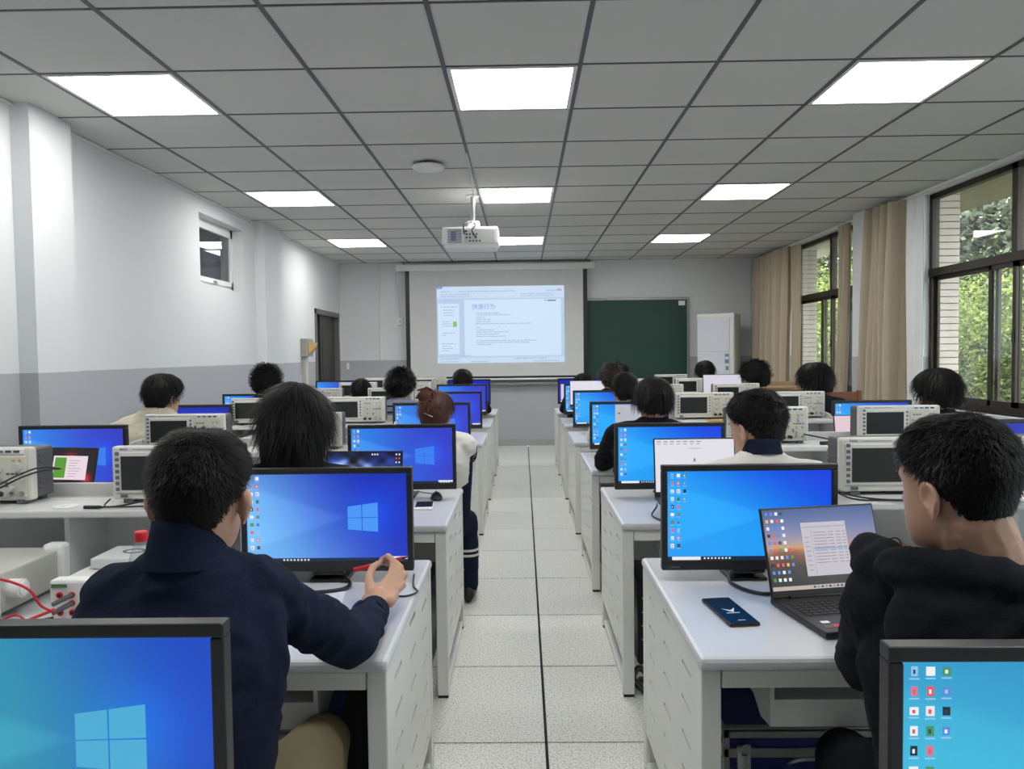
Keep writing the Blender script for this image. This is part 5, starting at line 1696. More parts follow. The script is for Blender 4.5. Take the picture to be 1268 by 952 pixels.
def head_mesh(e, M, seg=36, mi=0, ear=.3):
    zs = list(np.concatenate([np.linspace(-.122, -.10, 5), np.linspace(-.09, .09, 26), np.linspace(.096, .1155, 7)]))
    rings = []
    for z in zs:
        ring = []
        for k in range(seg):
            phi = 2 * PI * k / seg
            x, y = head_r(z, phi)
            if math.cos(phi) > 0.2:
                g = lambda cx, cz, sx, sz: math.exp(-((x - cx) / sx) ** 2 - ((z - cz) / sz) ** 2)
                y += 0.010 * g(0, -.012, .011, .016) + 0.012 * g(0, -.028, .013, .011)      # nose bridge and tip
                y += 0.004 * g(0, -.062, .022, .008) + 0.006 * g(0, -.105, .022, .014)      # lips, chin
                y -= 0.008 * (g(.031, .006, .016, .010) + g(-.031, .006, .016, .010))       # eye sockets
                y += 0.004 * (g(.030, .024, .022, .007) + g(-.030, .024, .022, .007))       # brows
            ring.append(M @ Vector((x, y, z)))
        rings.append(ring)
    e.rings(rings, mi)
    # nose wedge
    e.ball((0, .096, -.028), .011, .013, .009, 10, 6, mi, M)
    e.ball((.009, .091, -.031), .007, .008, .006, 8, 6, mi, M)
    e.ball((-.009, .091, -.031), .007, .008, .006, 8, 6, mi, M)
    for s in (1, -1):
        E = M @ Matrix.Translation((s * (.078 + .009 * ear), -.012, -.014)) @ Matrix.Rotation(s * ear, 4, 'Z') @ Matrix.Rotation(-0.15, 4, 'X')
        e.ball((0, 0, 0), .0038, .018, .030, 10, 8, mi, E)
        loop = [(s * .004 + s * .003 * math.sin(t), -.018 * math.cos(t) * (1 if math.sin(t) > -.3 else .7), .030 * math.sin(t)) for t in np.linspace(-0.9, PI + 0.9, 12)]
        e.tube([E @ Vector((p[0], p[1] * (1 if p[2] > -.01 else .75), p[2])) for p in [(q[0] + s * .002, q[1], q[2]) for q in loop]], .0050, 6, mi, 3)
        e.ball((s * .002, .003, -.028), .005, .008, .009, 8, 6, mi, E)
        e.tube([E @ Vector((s * .004, -.011 * math.cos(t), .002 + .019 * math.sin(t))) for t in np.linspace(-0.6, PI - .3, 8)], .0026, 6, mi, 3)
        e.ball((s * .005, .013, -.006), .004, .004, .007, 8, 6, mi, E)


def face_parts(M, par, loc):
    for s in (1, -1):
        e = MB()
        e.ball((s * .031, .0725, .004), .0125, .0115, .0075, 12, 8, 0, M)
        e.ball((s * .031, .0820, .004), .0052, .004, .0052, 10, 6, 1, M)
        e.build('eye', [M_EYEW, M_EYEB], par, loc)
    e = MB()
    e.ball((0, .0905, -.0585), .021, .006, .004, 12, 6, 0, M)
    e.ball((0, .0900, -.0660), .017, .0065, .0045, 12, 6, 0, M)
    e.build('lips', M_LIP, par, loc)
    for s in (1, -1):
        e = MB()
        e.tube([M @ Vector(p) for p in ((s * .014, .0915, .024), (s * .03, .092, .029), (s * .046, .084, .025))], [.0028] * 4 + [.002] * 9, 6)
        e.build('eyebrow', M_HAIR, par, loc)


def sstep(a, b, x):
    t = min(1, max(0, (x - a) / (b - a)))
    return t * t * (3 - 2 * t)


HAIR = {   # nape height, side height, sideburn, top thickness, side thickness, noise, strand length, droop
    'short': dict(nape=-.066, side=.016, temple=.035, top=.022, sd=.0045, ns=.002, sl=.013, lift=.30),
    'medium': dict(nape=-.085, side=-.005, temple=.02, top=.030, sd=.016, ns=.006, sl=.035, lift=.10),
    'curly': dict(nape=-.080, side=-.010, temple=.02, top=.040, sd=.026, ns=.015, sl=.030, lift=.75),
    'bowl': dict(nape=-.075, side=-.015, temple=.0, top=.036, sd=.026, ns=.005, sl=.055, lift=.06),
    'long': dict(nape=-.12, side=-.06, temple=-.02, top=.036, sd=.026, ns=.007, sl=.085, lift=.02),
}


def hair_point(z, phi, st, seed):
    a = abs(((phi + PI) % (2 * PI)) - PI)      # 0 front .. pi back
    zh = np.interp(a, [0, .75, 1.15, 1.5, 1.85, 2.3, PI], [.068, .058, st['temple'], st['side'], (st['side'] + st['nape']) / 2 + .012, st['nape'] + .01, st['nape']])
    m = sstep(-.008, .016, z - zh)
    x, y = head_r(z, phi)
    k = sstep(-.02, .10, z)
    th = st['sd'] * (1 - k) + st['top'] * k
    if a > 2.0:
        th += 0.006 * sstep(2.0, 2.8, a) * (1 - abs(z - .03) / .12)
    n = noise.noise(Vector((x * 26 + seed * 7.1, y * 26, z * 26))) * st['ns'] + noise.noise(Vector((x * 70, y * 70 + seed, z * 70))) * st['ns'] * .6
    th = max(th * 0.35, th + n)
    th = th * m - .007 * (1 - m)
    r = math.hypot(x, y) or 1e-5
    hz = sstep(.03, .115, z)
    return Vector((x + x / r * th * (1 - .45 * hz), y + y / r * th * (1 - .45 * hz), z + th * hz * .95)), m


def hair_mesh(M, style, seed, nstr, width=.0011):
    st = HAIR[style]
    e = MB()
    seg = 44
    zs = list(np.linspace(-.122, .095, 38)) + list(np.linspace(.099, .1155, 8))
    rings = []
    for z in zs:
        rings.append([M @ hair_point(z, 2 * PI * k / seg, st, seed)[0] for k in range(seg)])
    e.rings(rings)
    if style == 'long':
        rings = []
        for j in range(9):
            t = j / 8
            z = -.04 - .13 * t
            ring = []
            for k in range(28):
                a = 2 * PI * k / 28
                rr = 1 + .05 * math.sin(7 * a + 3 * t) + .04 * math.sin(13 * a)
                ring.append(M @ Vector(((.108 - .022 * t) * rr * math.cos(a), -.045 + (.072 - .012 * t) * rr * math.sin(a), z + .012 * math.sin(9 * a) * t)))
            rings.append(ring)
        e.rings(rings[::-1])
    r_ = random.Random(seed * 13 + 5)
    crown = Vector((0.012, -.045, .15))
    N = 0
    while N < nstr:
        phi = r_.uniform(0, 2 * PI)
        z = r_.uniform(st['nape'] - .005, .1154) if r_.random() < .75 else r_.uniform(.06, .1154)
        p, m = hair_point(z, phi, st, seed)
        if m < .45:
            if r_.random() < .97:
                continue
        n = Vector((p.x, p.y + .01, p.z * .8 + .01)).normalized()
        d = (p - crown)
        d = (d - d.dot(n) * n)
        if d.length < 1e-4:
            continue
        d = d.normalized()
        jt = .12 if style in ('long', 'bowl') else .35
        d = (d + Vector((r_.uniform(-jt, jt), r_.uniform(-jt, jt), r_.uniform(-jt, jt * .6)))).normalized()
        L = st['sl'] * r_.uniform(.6, 1.25) * (1 if z > 0 else .6 if style != 'long' else 1.2)
        if z < st['nape'] + .03 and style != 'long':
            L *= .45
        side = d.cross(n).normalized() * width * r_.uniform(.7, 1.5)
        curl = (d.cross(n)) * (r_.uniform(-1, 1) * L * (.8 if style == 'curly' else .25))
        lf_ = st['lift'] * r_.uniform(.4, 1.2)
        pts = []
        for q in range(4):
            t = q / 3
            c = p - n * .003 + d * L * t * (1 - .35 * lf_) + n * (L * lf_ * (t if style != 'curly' else math.sin(t * 2.2)) * .9 + .0035) + curl * t * t + Vector((0, 0, -1)) * L * .25 * t * t * (0 if style in ('short', 'curly') else 1)
            pts.append(c)
        vs = []
        for q, c in enumerate(pts):
            k = (1, .95, .7, .12)[q]
            vs += [M @ (c - side * k), M @ (c + side * k)]
        e.quadmesh(vs, [(0, 1, 3, 2), (2, 3, 5, 4), (4, 5, 7, 6)], 0, True)
        N += 1
    return e


def limb(e, pts, radii, n=14, mi=0):
    P = [Vector(p) for p in pts]
    for i in range(len(P) - 1):
        e.cyl(P[i], P[i + 1], radii[i], radii[i + 1], n, mi)
    for p, r in zip(P, radii):
        e.ball(p, r, n=n, m=8, mi=mi)


def ering(c, a, b, fwd, n=24, tilt=0.0):
    """ellipse ring, a across, b along fwd"""
    f = Vector((fwd[0], fwd[1], 0)).normalized()
    r = Vector((f.y, -f.x, 0))
    return [Vector(c) + r * a * math.cos(2 * PI * k / n) + f * b * math.sin(2 * PI * k / n) + Vector((0, 0, tilt * math.sin(2 * PI * k / n))) for k in range(n)]


def remeshed(e, voxel, smooth=2, wrinkle=0.0, wscale=9.0, seed=0, stretch=(1, 1, 1)):
    me = e.mesh('tmp', [])
    o = bpy.data.objects.new('tmp', me)
    COL.objects.link(o)
    md = o.modifiers.new('r', 'REMESH')
    md.mode = 'VOXEL'
    md.voxel_size = voxel
    if smooth:
        sm = o.modifiers.new('s', 'SMOOTH')
        sm.factor = 0.6
        sm.iterations = smooth
    dg = bpy.context.evaluated_depsgraph_get()
    m2 = bpy.data.meshes.new_from_object(o.evaluated_get(dg))
    bpy.data.objects.remove(o)
    bpy.data.meshes.remove(me)
    nv = len(m2.vertices)
    if wrinkle:
        co = np.empty(nv * 3, np.float32)
        m2.vertices.foreach_get('co', co)
        nn = np.empty(nv * 3, np.float32)
        m2.vertices.foreach_get('normal', nn)
        co = co.reshape(-1, 3)
        nn = nn.reshape(-1, 3)
        off = np.empty(nv, np.float32)
        sx, sy, sz = stretch
        for i in range(nv):
            x, y, z = co[i]
            w0 = noise.noise(Vector((x * 4 + seed, y * 4, z * 4)))
            q = Vector((x * wscale * sx + seed * 3.3 + w0 * 1.3, y * wscale * sy + w0, z * wscale * sz - w0))
            v = noise.noise(q)
            v2 = noise.noise(q * 2.3)
            off[i] = (1 - abs(v) * 2.2) * .6 + v2 * .35 + w0 * .6
        co += nn * (off * wrinkle)[:, None]
        m2.vertices.foreach_set('co', co.ravel())
    m2.polygons.foreach_set('use_smooth', np.ones(len(m2.polygons), bool))
    m2.materials.clear()
    m2.update()
    return m2


def hand_chains(e, wrist, d, palm_n, side, r=1.0, curl=.5, mi=0):
    """palm, four unequal bent fingers and a thumb; d: pointing direction, palm_n: out of the palm, side: +1 if the thumb is on cross(d, palm_n) side"""
    d = Vector(d).normalized()
    pn = Vector(palm_n)
    pn = (pn - pn.dot(d) * d).normalized()
    x = d.cross(pn) * side
    w = Vector(wrist)
    limb(e, [w, w + d * .03], [.024, .024], 10, mi)
    for k in range(4):
        b = w + d * .035 + x * (.026 - .018 * k)
        kn = w + d * (.088 - .004 * abs(k - 1)) + x * (.030 - .020 * k)
        limb(e, [w + d * .01 + x * (.012 - .009 * k), b, kn], [.014, .0135, .0105], 8, mi)
        L = (.070, .078, .072, .056)[k]
        a = curl
        p = kn
        dd = d.copy()
        for q, (f_, rr) in enumerate(((.45, .0090), (.30, .0082), (.25, .0072))):
            ang = a * (.6 + .4 * q)
            dd = (d * math.cos(ang * (q + 1) * .7) + pn * math.sin(ang * (q + 1) * .7)).normalized()
            p2 = p + dd * L * f_
            limb(e, [p, p2], [rr + .0006, rr], 8, mi)
            p = p2
    t0 = w + d * .02 + x * .018
    t1 = t0 + d * .028 + x * .022 + pn * .012
    t2 = t1 + d * .030 + x * .006 + pn * .010
    t3 = t2 + d * .024 - x * .002 + pn * .006
    limb(e, [t0, t1, t2, t3], [.014, .0115, .0095, .0078], 8, mi)


def stool_label(s):
    w_ = s.split(', ')[0].split()[:11]
    while w_[-1] in ('by', 'the', 'a', 'and', 'in', 'with', 'near', 'looking', 'black', 'of', 'front', 'dark', 'behind', 'white', 'down', 'partly', 'sleeves', 'under', 'slate', 'blue'):
        w_ = w_[:-1]
    return 'round lab stool under the ' + ' '.join(w_)


def person(label, hc, yaw, pitch, style, top, near, prev_far, top_name='jacket', hair=M_HAIR, lod=2, a=.185, sh=None, arms=None, tx=None, hscale=1.0, legs=None,
           trouser=C_DARKTR, glasses=False, roll=0.0, nstr=None, seedv=1, body_fwd=(0, 1), extra=None, collar=None, shr=.062, neck_r=.056, bulk=1.0, pel=None, shn=.155, nbd=.07, ear=.3, cs_=1.0, hood=False, stool=True, face=False, hands=None):
    hx, hy, hz = hc
    px = hx if tx is None else tx
    py = min(max(hy + .03, prev_far + .17), near - .13)
    if pel:
        px, py = pel
    root = thing('person', label, 'person', (px, py, 0), 0, None)
    loc = (-px, -py, 0)
    M = Matrix.Translation((hx, hy, hz)) @ Matrix.Rotation(math.radians(yaw), 4, 'Z') @ Matrix.Rotation(math.radians(-pitch), 4, 'X') @ Matrix.Rotation(math.radians(roll), 4, 'Y') @ Matrix.Scale(hscale, 4)
    skull = M @ Vector((0, -.025, -.06))
    f = Vector((body_fwd[0], body_fwd[1], 0)).normalized()
    rt = Vector((f.y, -f.x, 0))
    nb = Vector((px * .4 + hx * .6, hy - .035, hz - nbd))          # base of the neck
    if sh is None:
        c = Vector((px, hy - .03, hz - shn - .01))
        SL, SR = c - rt * (a - .005), c + rt * (a - .005)
    else:
        SL, SR = Vector(sh[0]), Vector(sh[1])
    if arms is None:
        arms = ((Vector((SL.x - .045, min(near + .02, SL.y + .20), .80)), Vector((SL.x + .06, near + .20, .790))),
                (Vector((SR.x + .045, min(near + .02, SR.y + .20), .80)), Vector((SR.x - .06, near + .20, .790))))
    pelv = Vector((px, py, .50))
    cs = (SL + SR) / 2
    tor = [(pelv + Vector((0, 0, -.035)), a * .80, .115), (pelv + Vector((0, 0, .03)), a * .95, .135), (pelv.lerp(cs, .30), a * .90, .125),
           (pelv.lerp(cs, .55) - f * .015, a * .98, .128), (pelv.lerp(cs, .8) - f * .022, a * 1.04, .125), (cs - f * .015 + Vector((0, 0, -.01)), a * .92, .10), (cs.lerp(nb, .55), a * .55, .082), (nb, .066, .066)]

    def torso(e, k, n=26):
        e.rings([ering(c, a_ * k, b_ * k, f, n) for c, a_, b_ in tor])

    # ---- body: one continuous skin figure
    b = MB()
    vox = {0: .0036, 1: .0055, 2: .009}[lod]
    head_mesh(b, M, 40 if lod < 2 else 28, 0, ear)
    limb(b, [skull, skull.lerp(nb, .5), nb + Vector((0, 0, -.05))], [neck_r + .002, neck_r, neck_r + .008])
    torso(b, .86)
    for (S, (E_, W_)) in zip((SL, SR), arms):
        limb(b, [S, E_, W_], [.045, .036, .026], 12)
    hd = hands or [None, None]
    for i, (E_, W_) in enumerate(arms):
        if hd[i] is not None:
            hd[i](b)
        else:
            d = (Vector(W_) - Vector(E_))
            d.z = 0
            hand_chains(b, Vector(W_), d, (0, 0, -1), 1 if i == 0 else -1, curl=.45)
    if legs is None:
        ky = min(near + .20, py + .45)
        legs = [[(px - .09, py + .02, .49), (px - .13, ky, .47), (px - .12, ky - .02, .10)], [(px + .09, py + .02, .49), (px + .13, ky, .47), (px + .12, ky - .02, .10)]]
    for lg in legs:
        limb(b, lg, [.078, .052, .038], 12)
    if lod < 2:
        me = remeshed(b, vox, 1)
    else:
        me = b.mesh('body', [])
    me.materials.append(M_SKIN)
    obj('body', me, root, loc)
    face_parts(M, root, loc)
    # ---- hair
    ns = nstr if nstr is not None else {0: 9000, 1: 5000, 2: 1400}[lod]
    hm = hair_mesh(M, style, seedv, ns, {0: .0008, 1: .0012, 2: .0022}[lod])
    ho = hm.build('hair', hair, root, loc)
    # ---- top garment
    c_ = MB()
    torso(c_, 1.06 * bulk)
    for i, (S, (E_, W_)) in enumerate(zip((SL, SR), arms)):
        S, E_, W_ = Vector(S), Vector(E_), Vector(W_)
        cuff = E_.lerp(W_, .93)
        limb(c_, [nb + Vector((0, 0, -.062)), S.lerp(nb, .40) + Vector((0, 0, -.028)), S], [.062 * bulk, .064 * bulk, shr * bulk], 14)
        limb(c_, [S, S.lerp(E_, .5), E_, E_.lerp(W_, .5), cuff], [shr * bulk, .056 * bulk, .051 * bulk, .047 * bulk, .037 * bulk], 16)
    if hood:
        hood(c_)
    m2 = remeshed(c_, {0: .008, 1: .010, 2: .016}[lod], 3 if lod < 2 else 2, {0: .012, 1: .009, 2: .007}[lod], {0: 10, 1: 11, 2: 9}[lod], seedv, (1, 1, 1.6))
    m2.materials.append(top)
    go = obj(top_name, m2, root, loc)
    if collar is not None:
        e = MB()
        rs_ = []
        for (dz, dr) in ((-.035, .018), (-.005, .007), (.018, .005), (.036, .002), (.040, .006), (.016, .011), (-.02, .020), (-.05, .030)):
            rs_.append([p for p in ering(nb.lerp(skull, .12) + Vector((0, -.004, dz * cs_ + .012)), neck_r + dr * cs_, neck_r + dr * cs_ + .004, f, 36, -.012)])
        e.rings(rs_, caps=False)
        e.build('collar', collar, root, loc)
    # ---- trousers and shoes
    c_ = MB()
    c_.rings([ering(pelv + Vector((0, 0, dz)), a * k, .14 * k2, f) for dz, k, k2 in ((-.055, .7, .8), (-.03, .92, 1), (.03, .96, 1.0), (.08, .9, .95))])
    for lg in legs:
        limb(c_, [lg[0], Vector(lg[0]).lerp(Vector(lg[1]), .5), lg[1], Vector(lg[1]).lerp(Vector(lg[2]), .5), lg[2]], [.092, .082, .068, .062, .058], 14)
    m3 = remeshed(c_, .012 if lod < 2 else .02, 3, .006, 9, seedv + 3)
    m3.materials.append(trouser)
    obj('trousers', m3, root, loc)
    for lg in legs:
        q = Vector(lg[2])
        e = MB()
        rs_ = []
        for j in range(9):
            t = j / 8
            yy = q.y - .07 + .26 * t
            ww = .047 * (math.sin(PI * (.1 + .82 * t)) ** .5)
            hh = .085 - .045 * sstep(.3, .9, t)
            rs_.append([(q.x + ww * math.cos(2 * PI * k / 16), yy, .008 + hh / 2 + hh / 2 * math.sin(2 * PI * k / 16)) for k in range(16)])
        e.rings(rs_)
        e.build('shoe', M_BLACK, root, loc)
    if glasses:
        e = MB()
        for s in (1, -1):
            e.tube([M @ Vector((s * .032 + .023 * math.cos(t), .099, .004 + .017 * math.sin(t))) for t in np.linspace(0, 2 * PI, 13)], .0018, 5, res=2)
            e.tube([M @ Vector(p) for p in ((s * .056, .098, .008), (s * .074, .06, .008), (s * .082, -.005, .004))], .0018, 5, res=3)
        e.tube([M @ Vector((x_, .1, .006)) for x_ in (-.010, 0, .010)], .0018, 5, res=2)
        e.build('glasses', M_BLACK, root, loc)
    if extra:
        extra(root, loc, M, dict(nb=nb, SL=SL, SR=SR, arms=arms, f=f, legs=legs))
    if stool:
        s_ = thing('stool', stool_label(label), 'stool', (px, py, 0), 0, 'round lab stools')
        MB().cyl((0, 0, .405), (0, 0, .437), .155, n=28).cyl((0, 0, .437), (0, 0, .442), .155, .145, n=28).build('seat', C_BLACK2, s_)
        for k in range(4):
            an = PI / 4 + k * PI / 2
            MB().cyl((.10 * math.cos(an), .10 * math.sin(an), .405), (.17 * math.cos(an), .17 * math.sin(an), 0), .011, n=10).build('leg', M_METAL, s_)
        MB().tube([(.135 * math.cos(t), .135 * math.sin(t), .2) for t in np.linspace(0, 2 * PI, 13)], .008, 6, res=2).build('foot_ring', M_METAL, s_)
    return root


F = [y + DEP for y in ROWS]

# --- man in the navy shirt
def l1_right(b):
    w = Vector((-.401, 1.985, .790))
    limb(b, [(-.398, 1.95, .785), w, (-.397, 2.02, .808)], [.027, .027, .026], 12)
    for k, (bx, by, bz) in enumerate(((-.374, 2.085, .850), (-.366, 2.082, .838), (-.360, 2.068, .824), (-.358, 2.05, .812))):
        limb(b, [(-.402 + .012 * k, 2.0, .80), (-.392 + .010 * k, 2.04, .822 - .006 * k), (bx, by, bz)], [.017, .017, .0115], 10)
    limb(b, [(-.430, 2.02, .80), (-.418, 2.045, .822)], [.014, .015], 10)
    F_ = {
        'i': [(-.374, 2.085, .850), (-.372, 2.118, .874), (-.392, 2.140, .886), (-.414, 2.152, .872)],
        'm': [(-.366, 2.082, .838), (-.352, 2.112, .860), (-.372, 2.138, .869), (-.398, 2.150, .860)],
        'r': [(-.360, 2.068, .824), (-.340, 2.092, .842), (-.352, 2.122, .850), (-.380, 2.138, .846)],
        'p': [(-.358, 2.050, .812), (-.340, 2.070, .822), (-.348, 2.100, .829), (-.374, 2.116, .829)],
    }
    for k in 'imrp':
        limb(b, F_[k], [.0112, .0098, .0088, .0076], 10)
    limb(b, [(-.420, 2.03, .815), (-.434, 2.065, .846), (-.428, 2.10, .866), (-.415, 2.135, .868)], [.016, .0125, .0105, .0085], 10)


def l1_extra(root, loc, M, J):
    e = MB()   # rolled cuff
    W_, E_ = Vector(J['arms'][1][1]), Vector(J['arms'][1][0])
    d = (W_ - E_).normalized()
    c0 = E_.lerp(W_, .80)
    e.cyl(c0, c0 + d * .055, .044, .041, 20).build('cuff', C_NAVY, root, loc)
    # back yoke seam
    e = MB()
    pts = [(-.86, 1.395, .955), (-.78, 1.352, .985), (-.70, 1.335, 1.0), (-.60, 1.35, .995), (-.53, 1.40, .98)]
    pn_ = MB()


l1 = person('man in a dark navy shirt holding a red pen at the first left desk', (-.648, 1.50, 1.178), -3, 5, 'short', C_NAVY, ROWS[1], F[0], 'shirt', lod=0, a=.192,
            ear=.95, sh=((-.800, 1.46, .985), (-.555, 1.50, .990)), nbd=.092, tx=-.69, pel=(-.69, 1.38), bulk=1.04, shr=.066, hscale=1.03,
            arms=(((-.82, 1.64, .80), (-.80, 1.90, .79)), ((-.405, 1.715, .800), (-.400, 1.96, .787))),
            legs=[[(-.80, 1.42, .50), (-.84, 1.82, .50), (-.84, 1.80, .10)], [(-.62, 1.42, .50), (-.50, 1.80, .515), (-.54, 1.72, .10)]],
            trouser=C_KHAKI, collar=C_NAVY, seedv=3, hands=[None, l1_right], extra=l1_extra, neck_r=.055)
pn = thing('pen', 'red and grey pen held by the man in the navy shirt', 'pen', (-.416, 2.148, .862))
P0, P1 = Vector((-.492, 2.14, .846)) - Vector(pn.location), Vector((-.335, 2.158, .879)) - Vector(pn.location)
MB().cyl(P0, P0.lerp(P1, .38), .0068, .0062, 14).build('red_barrel', M_RED, pn)
MB().cyl(P0.lerp(P1, .62), P0.lerp(P1, .88), .0055, .0052, 14).build('red_barrel', M_RED, pn)
MB().cyl(P0.lerp(P1, .38), P0.lerp(P1, .62), .0058, .0055, 14).build('grey_grip', M_METAL, pn)
MB().cyl(P0.lerp(P1, .88), P1, .0042, .0012, 12).build('tip', M_BLACK, pn)

# --- black hoodie student
def r1_hood(c_):
    n = 30
    ctr = Vector((.845, 1.325, 1.045))
    pts = []
    for k in range(n + 1):
        t = 2 * PI * k / n
        pts.append(ctr + Vector((.165 * math.cos(t) + .012 * math.cos(3 * t), .085 * math.sin(t), .022 * math.cos(t) * -1 + .014 * math.sin(2 * t))))
    c_.tube(pts, .042, 10, res=2)
    # hood hanging on the back
    rs_ = []
    for (z, a_, b_, y_) in ((1.075, .17, .07, 1.30), (1.04, .225, .085, 1.275), (.99, .25, .09, 1.26), (.94, .235, .075, 1.265), (.90, .17, .05, 1.28)):
        rs_.append(ering((.85, y_, z), a_, b_, (0, 1), 24))
    c_.rings(rs_[::-1])
    limb(c_, [(.665, 1.40, 1.06), (.668, 1.47, 1.075), (.672, 1.50, 1.035)], [.045, .028, .02], 12)


person('student in a black hoodie with short black hair, turned left towards the open laptop', (.788, 1.385, 1.205), 27, 4, 'short', C_BLACK, ROWS[1], F[0], 'hoodie', lod=0, a=.225,
       nbd=.125, sh=((.685, 1.40, .985), (1.06, 1.36, .985)), tx=.88, pel=(.90, 1.36), bulk=1.10, shr=.076, hscale=1.0,
       arms=(((.722, 1.61, .79), (.84, 1.86, .800)), ((1.16, 1.60, .81), (1.00, 1.86, .80))), hood=r1_hood, seedv=5, neck_r=.064,
       trouser=C_BLACK)
# --- second row
person('student with long black hair down to the neck, left block second row', (-.806, 2.66, 1.203), 2, 8, 'long', C_BLACK2, ROWS[2], F[1], 'sweater', lod=1, a=.20, hscale=1.06, seedv=7, pel=(-.80, 2.80), shn=.185, nbd=.09)
person('student in a white jacket with navy collar looking down to the left, second row right', (.848, 2.75, 1.178), 30, 10, 'short', C_WHITE, ROWS[2], F[1], 'jacket', lod=1, a=.20, collar=C_NAVY, seedv=11, hscale=1.05, pel=(.86, 2.84), shn=.17, nbd=.075, cs_=.6)
# --- third row
def bun(root, loc, M, J):
    e = MB()
    e.ball((-.034, -.088, .098), .046, .038, .042, 16, 10, 0, M)
    e.ball((.05, -.06, .07), .03, .03, .03, 12, 8, 0, M)
    for k in range(6):
        a = k * PI / 3
        e.tube([M @ Vector((-.034 + .048 * math.cos(a + q * .5), -.095 + .040 * math.sin(q * .8) - .01, .098 + .046 * math.sin(a + q * .5))) for q in range(6)], .006, 6, res=3)
    e.build('hair_bun', M_HAIRBR, root, loc)
    MB().tube([M @ Vector(p) for p in ((-.03, -.125, -.005), (0.0, -.133, -.018), (.02, -.13, -.026))], .003, 6).tube([M @ Vector(p) for p in ((.05, -.10, .0), (.07, -.075, -.02))], .003, 6).build('hair_clip', M_METAL, root, loc)
    e = MB()
    S, E_ = Vector(J['SR']), Vector(J['arms'][1][0])
    for t in (.22, .34, .46):
        c0 = S.lerp(E_, t)
        d = (E_ - S).normalized()
        e.cyl(c0, c0 + d * .013, .0655, .0645, 20)
    e.build('sleeve_stripes', C_STRIPE, root, loc)
    lg = J['legs'][1]
    e = MB()
    for t in (.12, .2):
        c0 = Vector(lg[1]).lerp(Vector(lg[2]), .30 + t)
        e.cyl(c0, c0 + Vector((0, 0, -.014)), .068, .067, 18)
    e.build('knee_stripes', C_WHITE, root, loc)
    vs = MB()
    vs.rings([ering((-.50, 4.36, z), a_, b_, (0, 1), 28) for z, a_, b_ in ((.52, .185, .155), (.62, .19, .155), (.75, .20, .155), (.86, .205, .155), (.92, .19, .145))])
    vs.build('navy_vest', C_NAVY, root, loc)


person('student with reddish-brown hair in a bun and white sleeves with black stripes, third row left', (-.50, 4.31, 1.115), -10, 12, 'medium', C_WHITE, ROWS[3], F[2], 'jacket', M_HAIRBR, 1, a=.175, seedv=13, pel=(-.50, 4.38), nstr=3500,
       arms=(((-.74, 4.56, .80), (-.66, 4.78, .79)), ((-.345, 4.52, .800), (-.44, 4.75, .79))), legs=[[(-.58, 4.40, .49), (-.62, 4.78, .46), (-.62, 4.76, .10)], [(-.42, 4.36, .49), (-.345, 4.46, .47), (-.335, 4.44, .10)]], extra=bun, hscale=.98, trouser=C_NAVY)
person('student in a cream hoodie with short black hair by the left wall, third row', (-2.092, 4.36, 1.228), -22, 6, 'medium', C_CREAM, ROWS[3], F[2], 'hoodie', lod=1, a=.205, seedv=17, pel=(-2.14, 4.36), bulk=1.1, nstr=3000, shn=.185, nbd=.05)
person('student in a black coat with rounded black hair, elbow at the aisle, third row right', (.738, 4.30, 1.165), 14, 12, 'bowl', C_BLACK, ROWS[3], F[2], 'coat', lod=1, a=.20, seedv=19, pel=(.72, 4.36), nstr=3000,
       arms=(((.475, 4.56, .800), (.58, 4.80, .79)), ((.97, 4.54, .80), (.86, 4.78, .79))))
person('student with glasses and smooth black hair by the near window, third row right', (2.34, 4.30, 1.192), 34, 8, 'bowl', C_BLACK2, ROWS[3], F[2], 'jacket', lod=1, a=.19, seedv=23, glasses=True, nstr=3000, hscale=1.05)
# --- fourth row
def stripes(root, loc, M, J):
    e = MB()
    nb = J['nb']
    for k, dz in enumerate((-.045, -.09, -.14, -.19)):
        kk = (.12, .165, .195, .20)[k]
        r0 = ering(nb + Vector((0, -.02, dz)), kk + .02, .115 + .006 * k, (0, 1), 32)
        r1 = [p + Vector((0, 0, -.013)) for p in r0]
        e.rings([r0, r1], caps=False)
    e.build('dark_stripes', C_STRIPE, root, loc)


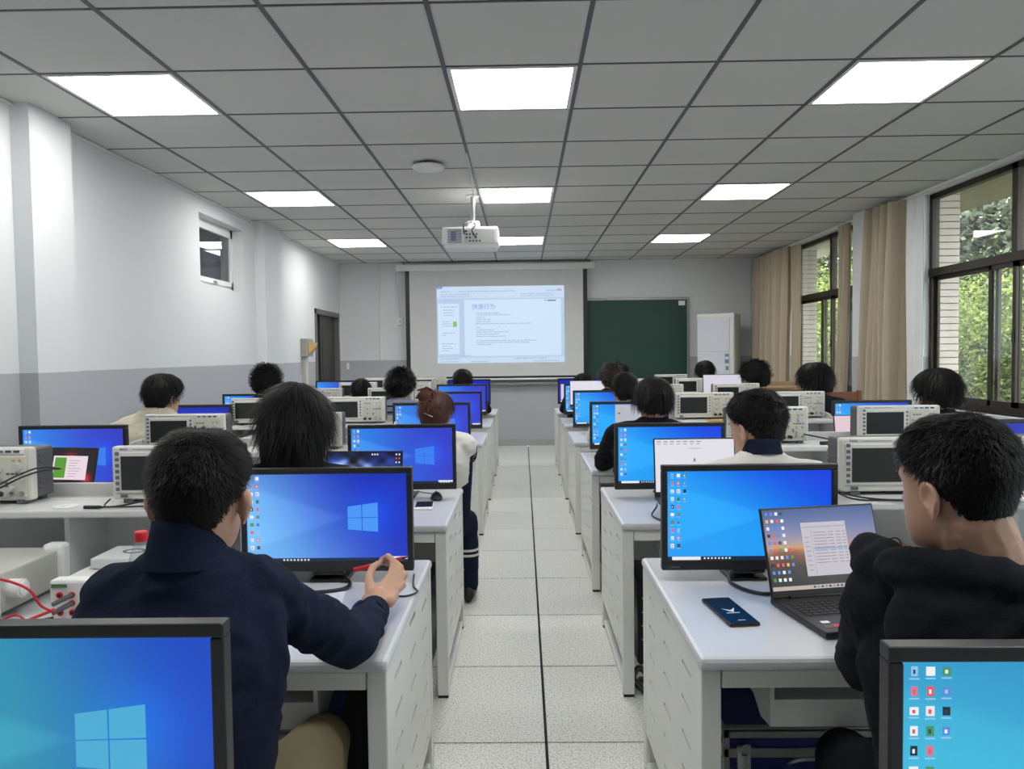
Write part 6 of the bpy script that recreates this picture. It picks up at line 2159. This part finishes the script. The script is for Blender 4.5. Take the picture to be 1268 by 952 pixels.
person('student with tousled curly black hair and a slate blue striped shirt, fourth row left', (-.933, 5.75, 1.205), -8, 8, 'curly', C_BLUE, ROWS[4], F[3], 'shirt', lod=2, seedv=29, nstr=2600, extra=stripes, shn=.15, pel=(-.93, 5.80), stool=True)
person('student with wild curly black hair near the left wall, fourth row', (-1.958, 5.75, 1.243), 0, 6, 'curly', C_BLACK, ROWS[4], F[3], 'jacket', lod=2, seedv=31, nstr=2600)
person('student in a white shirt partly behind the black coat student, fourth row right', (.766, 5.70, 1.165), 14, 10, 'medium', C_WHITE, ROWS[4], F[3], 'shirt', lod=2, seedv=37, nstr=2200)
person('student with glasses and black jacket before the far window, fourth row right', (2.206, 5.75, 1.206), 42, 6, 'bowl', C_BLACK, ROWS[4], F[3], 'jacket', lod=2, seedv=41, glasses=True, hscale=1.08, nstr=2200)
# --- fifth row
person('student with bowed dark head before an oscilloscope, fifth row left', (-1.558, 7.25, 1.09), 10, 25, 'medium', C_BLACK2, ROWS[5], F[4], 'jacket', lod=2, seedv=43, nstr=1500)
person('student with fluffy dark brown hair, fifth row right near the aisle', (.84, 7.20, 1.195), 8, 8, 'curly', C_BLACK2, ROWS[5], F[4], 'jacket', M_HAIRDB, 2, seedv=47, nstr=2000)
person('student with bushy curly black hair, fifth row right near the window', (2.206, 7.20, 1.185), 30, 14, 'curly', C_BLACK, ROWS[5], F[4], 'jacket', lod=2, seedv=53, hscale=1.15, nstr=2400)
# --- sixth row
def hphones(root, loc, M, J):
    MB().ball((0, -.128, .045), .007, .004, .007, 8, 6, 0, M).build('cap_button', M_SCOPEGREY, root, loc)


person('student with smooth round black hair below the projection screen, last row left', (-.696, 8.75, 1.142), 0, 10, 'bowl', C_BLACK2, ROWS[6], F[5], 'jacket', lod=2, seedv=59, extra=hphones, nstr=1200,
       arms=(((-.92, 8.96, .80), (-.84, 9.2, .79)), ((-.42, 8.90, .81), (-.50, 9.2, .79))))
person('student with black hair and glasses turned left, last row right beneath the chalkboard', (1.10, 8.75, 1.215), 60, 6, 'medium', C_BLACK, ROWS[6], F[5], 'jacket', lod=2, seedv=61, glasses=True, nstr=1200)
person('student bent low over the desk behind the white display, last row right at the aisle', (.704, 8.80, 1.078), 50, 25, 'medium', C_BLACK2, ROWS[6], F[5], 'jacket', lod=2, seedv=67, nstr=1200, glasses=True)
person('student with black cap of hair in front of the white air conditioner, last row right', (2.104, 8.75, 1.205), 0, 8, 'bowl', C_BLACK, ROWS[6], F[5], 'jacket', lod=2, seedv=71, nstr=1200)

# joined pieces too small to pick apart
for o_ in SC.objects:
    if o_.type == 'MESH' and o_.name.split('.')[0] in ('text_lines', 'keys', 'knobs', 'probe_plugs', 'vent_grille', 'ports', 'desktop_icons', 'taskbar', 'branches', 'front_strips'):
        o_['kind'] = 'stuff'
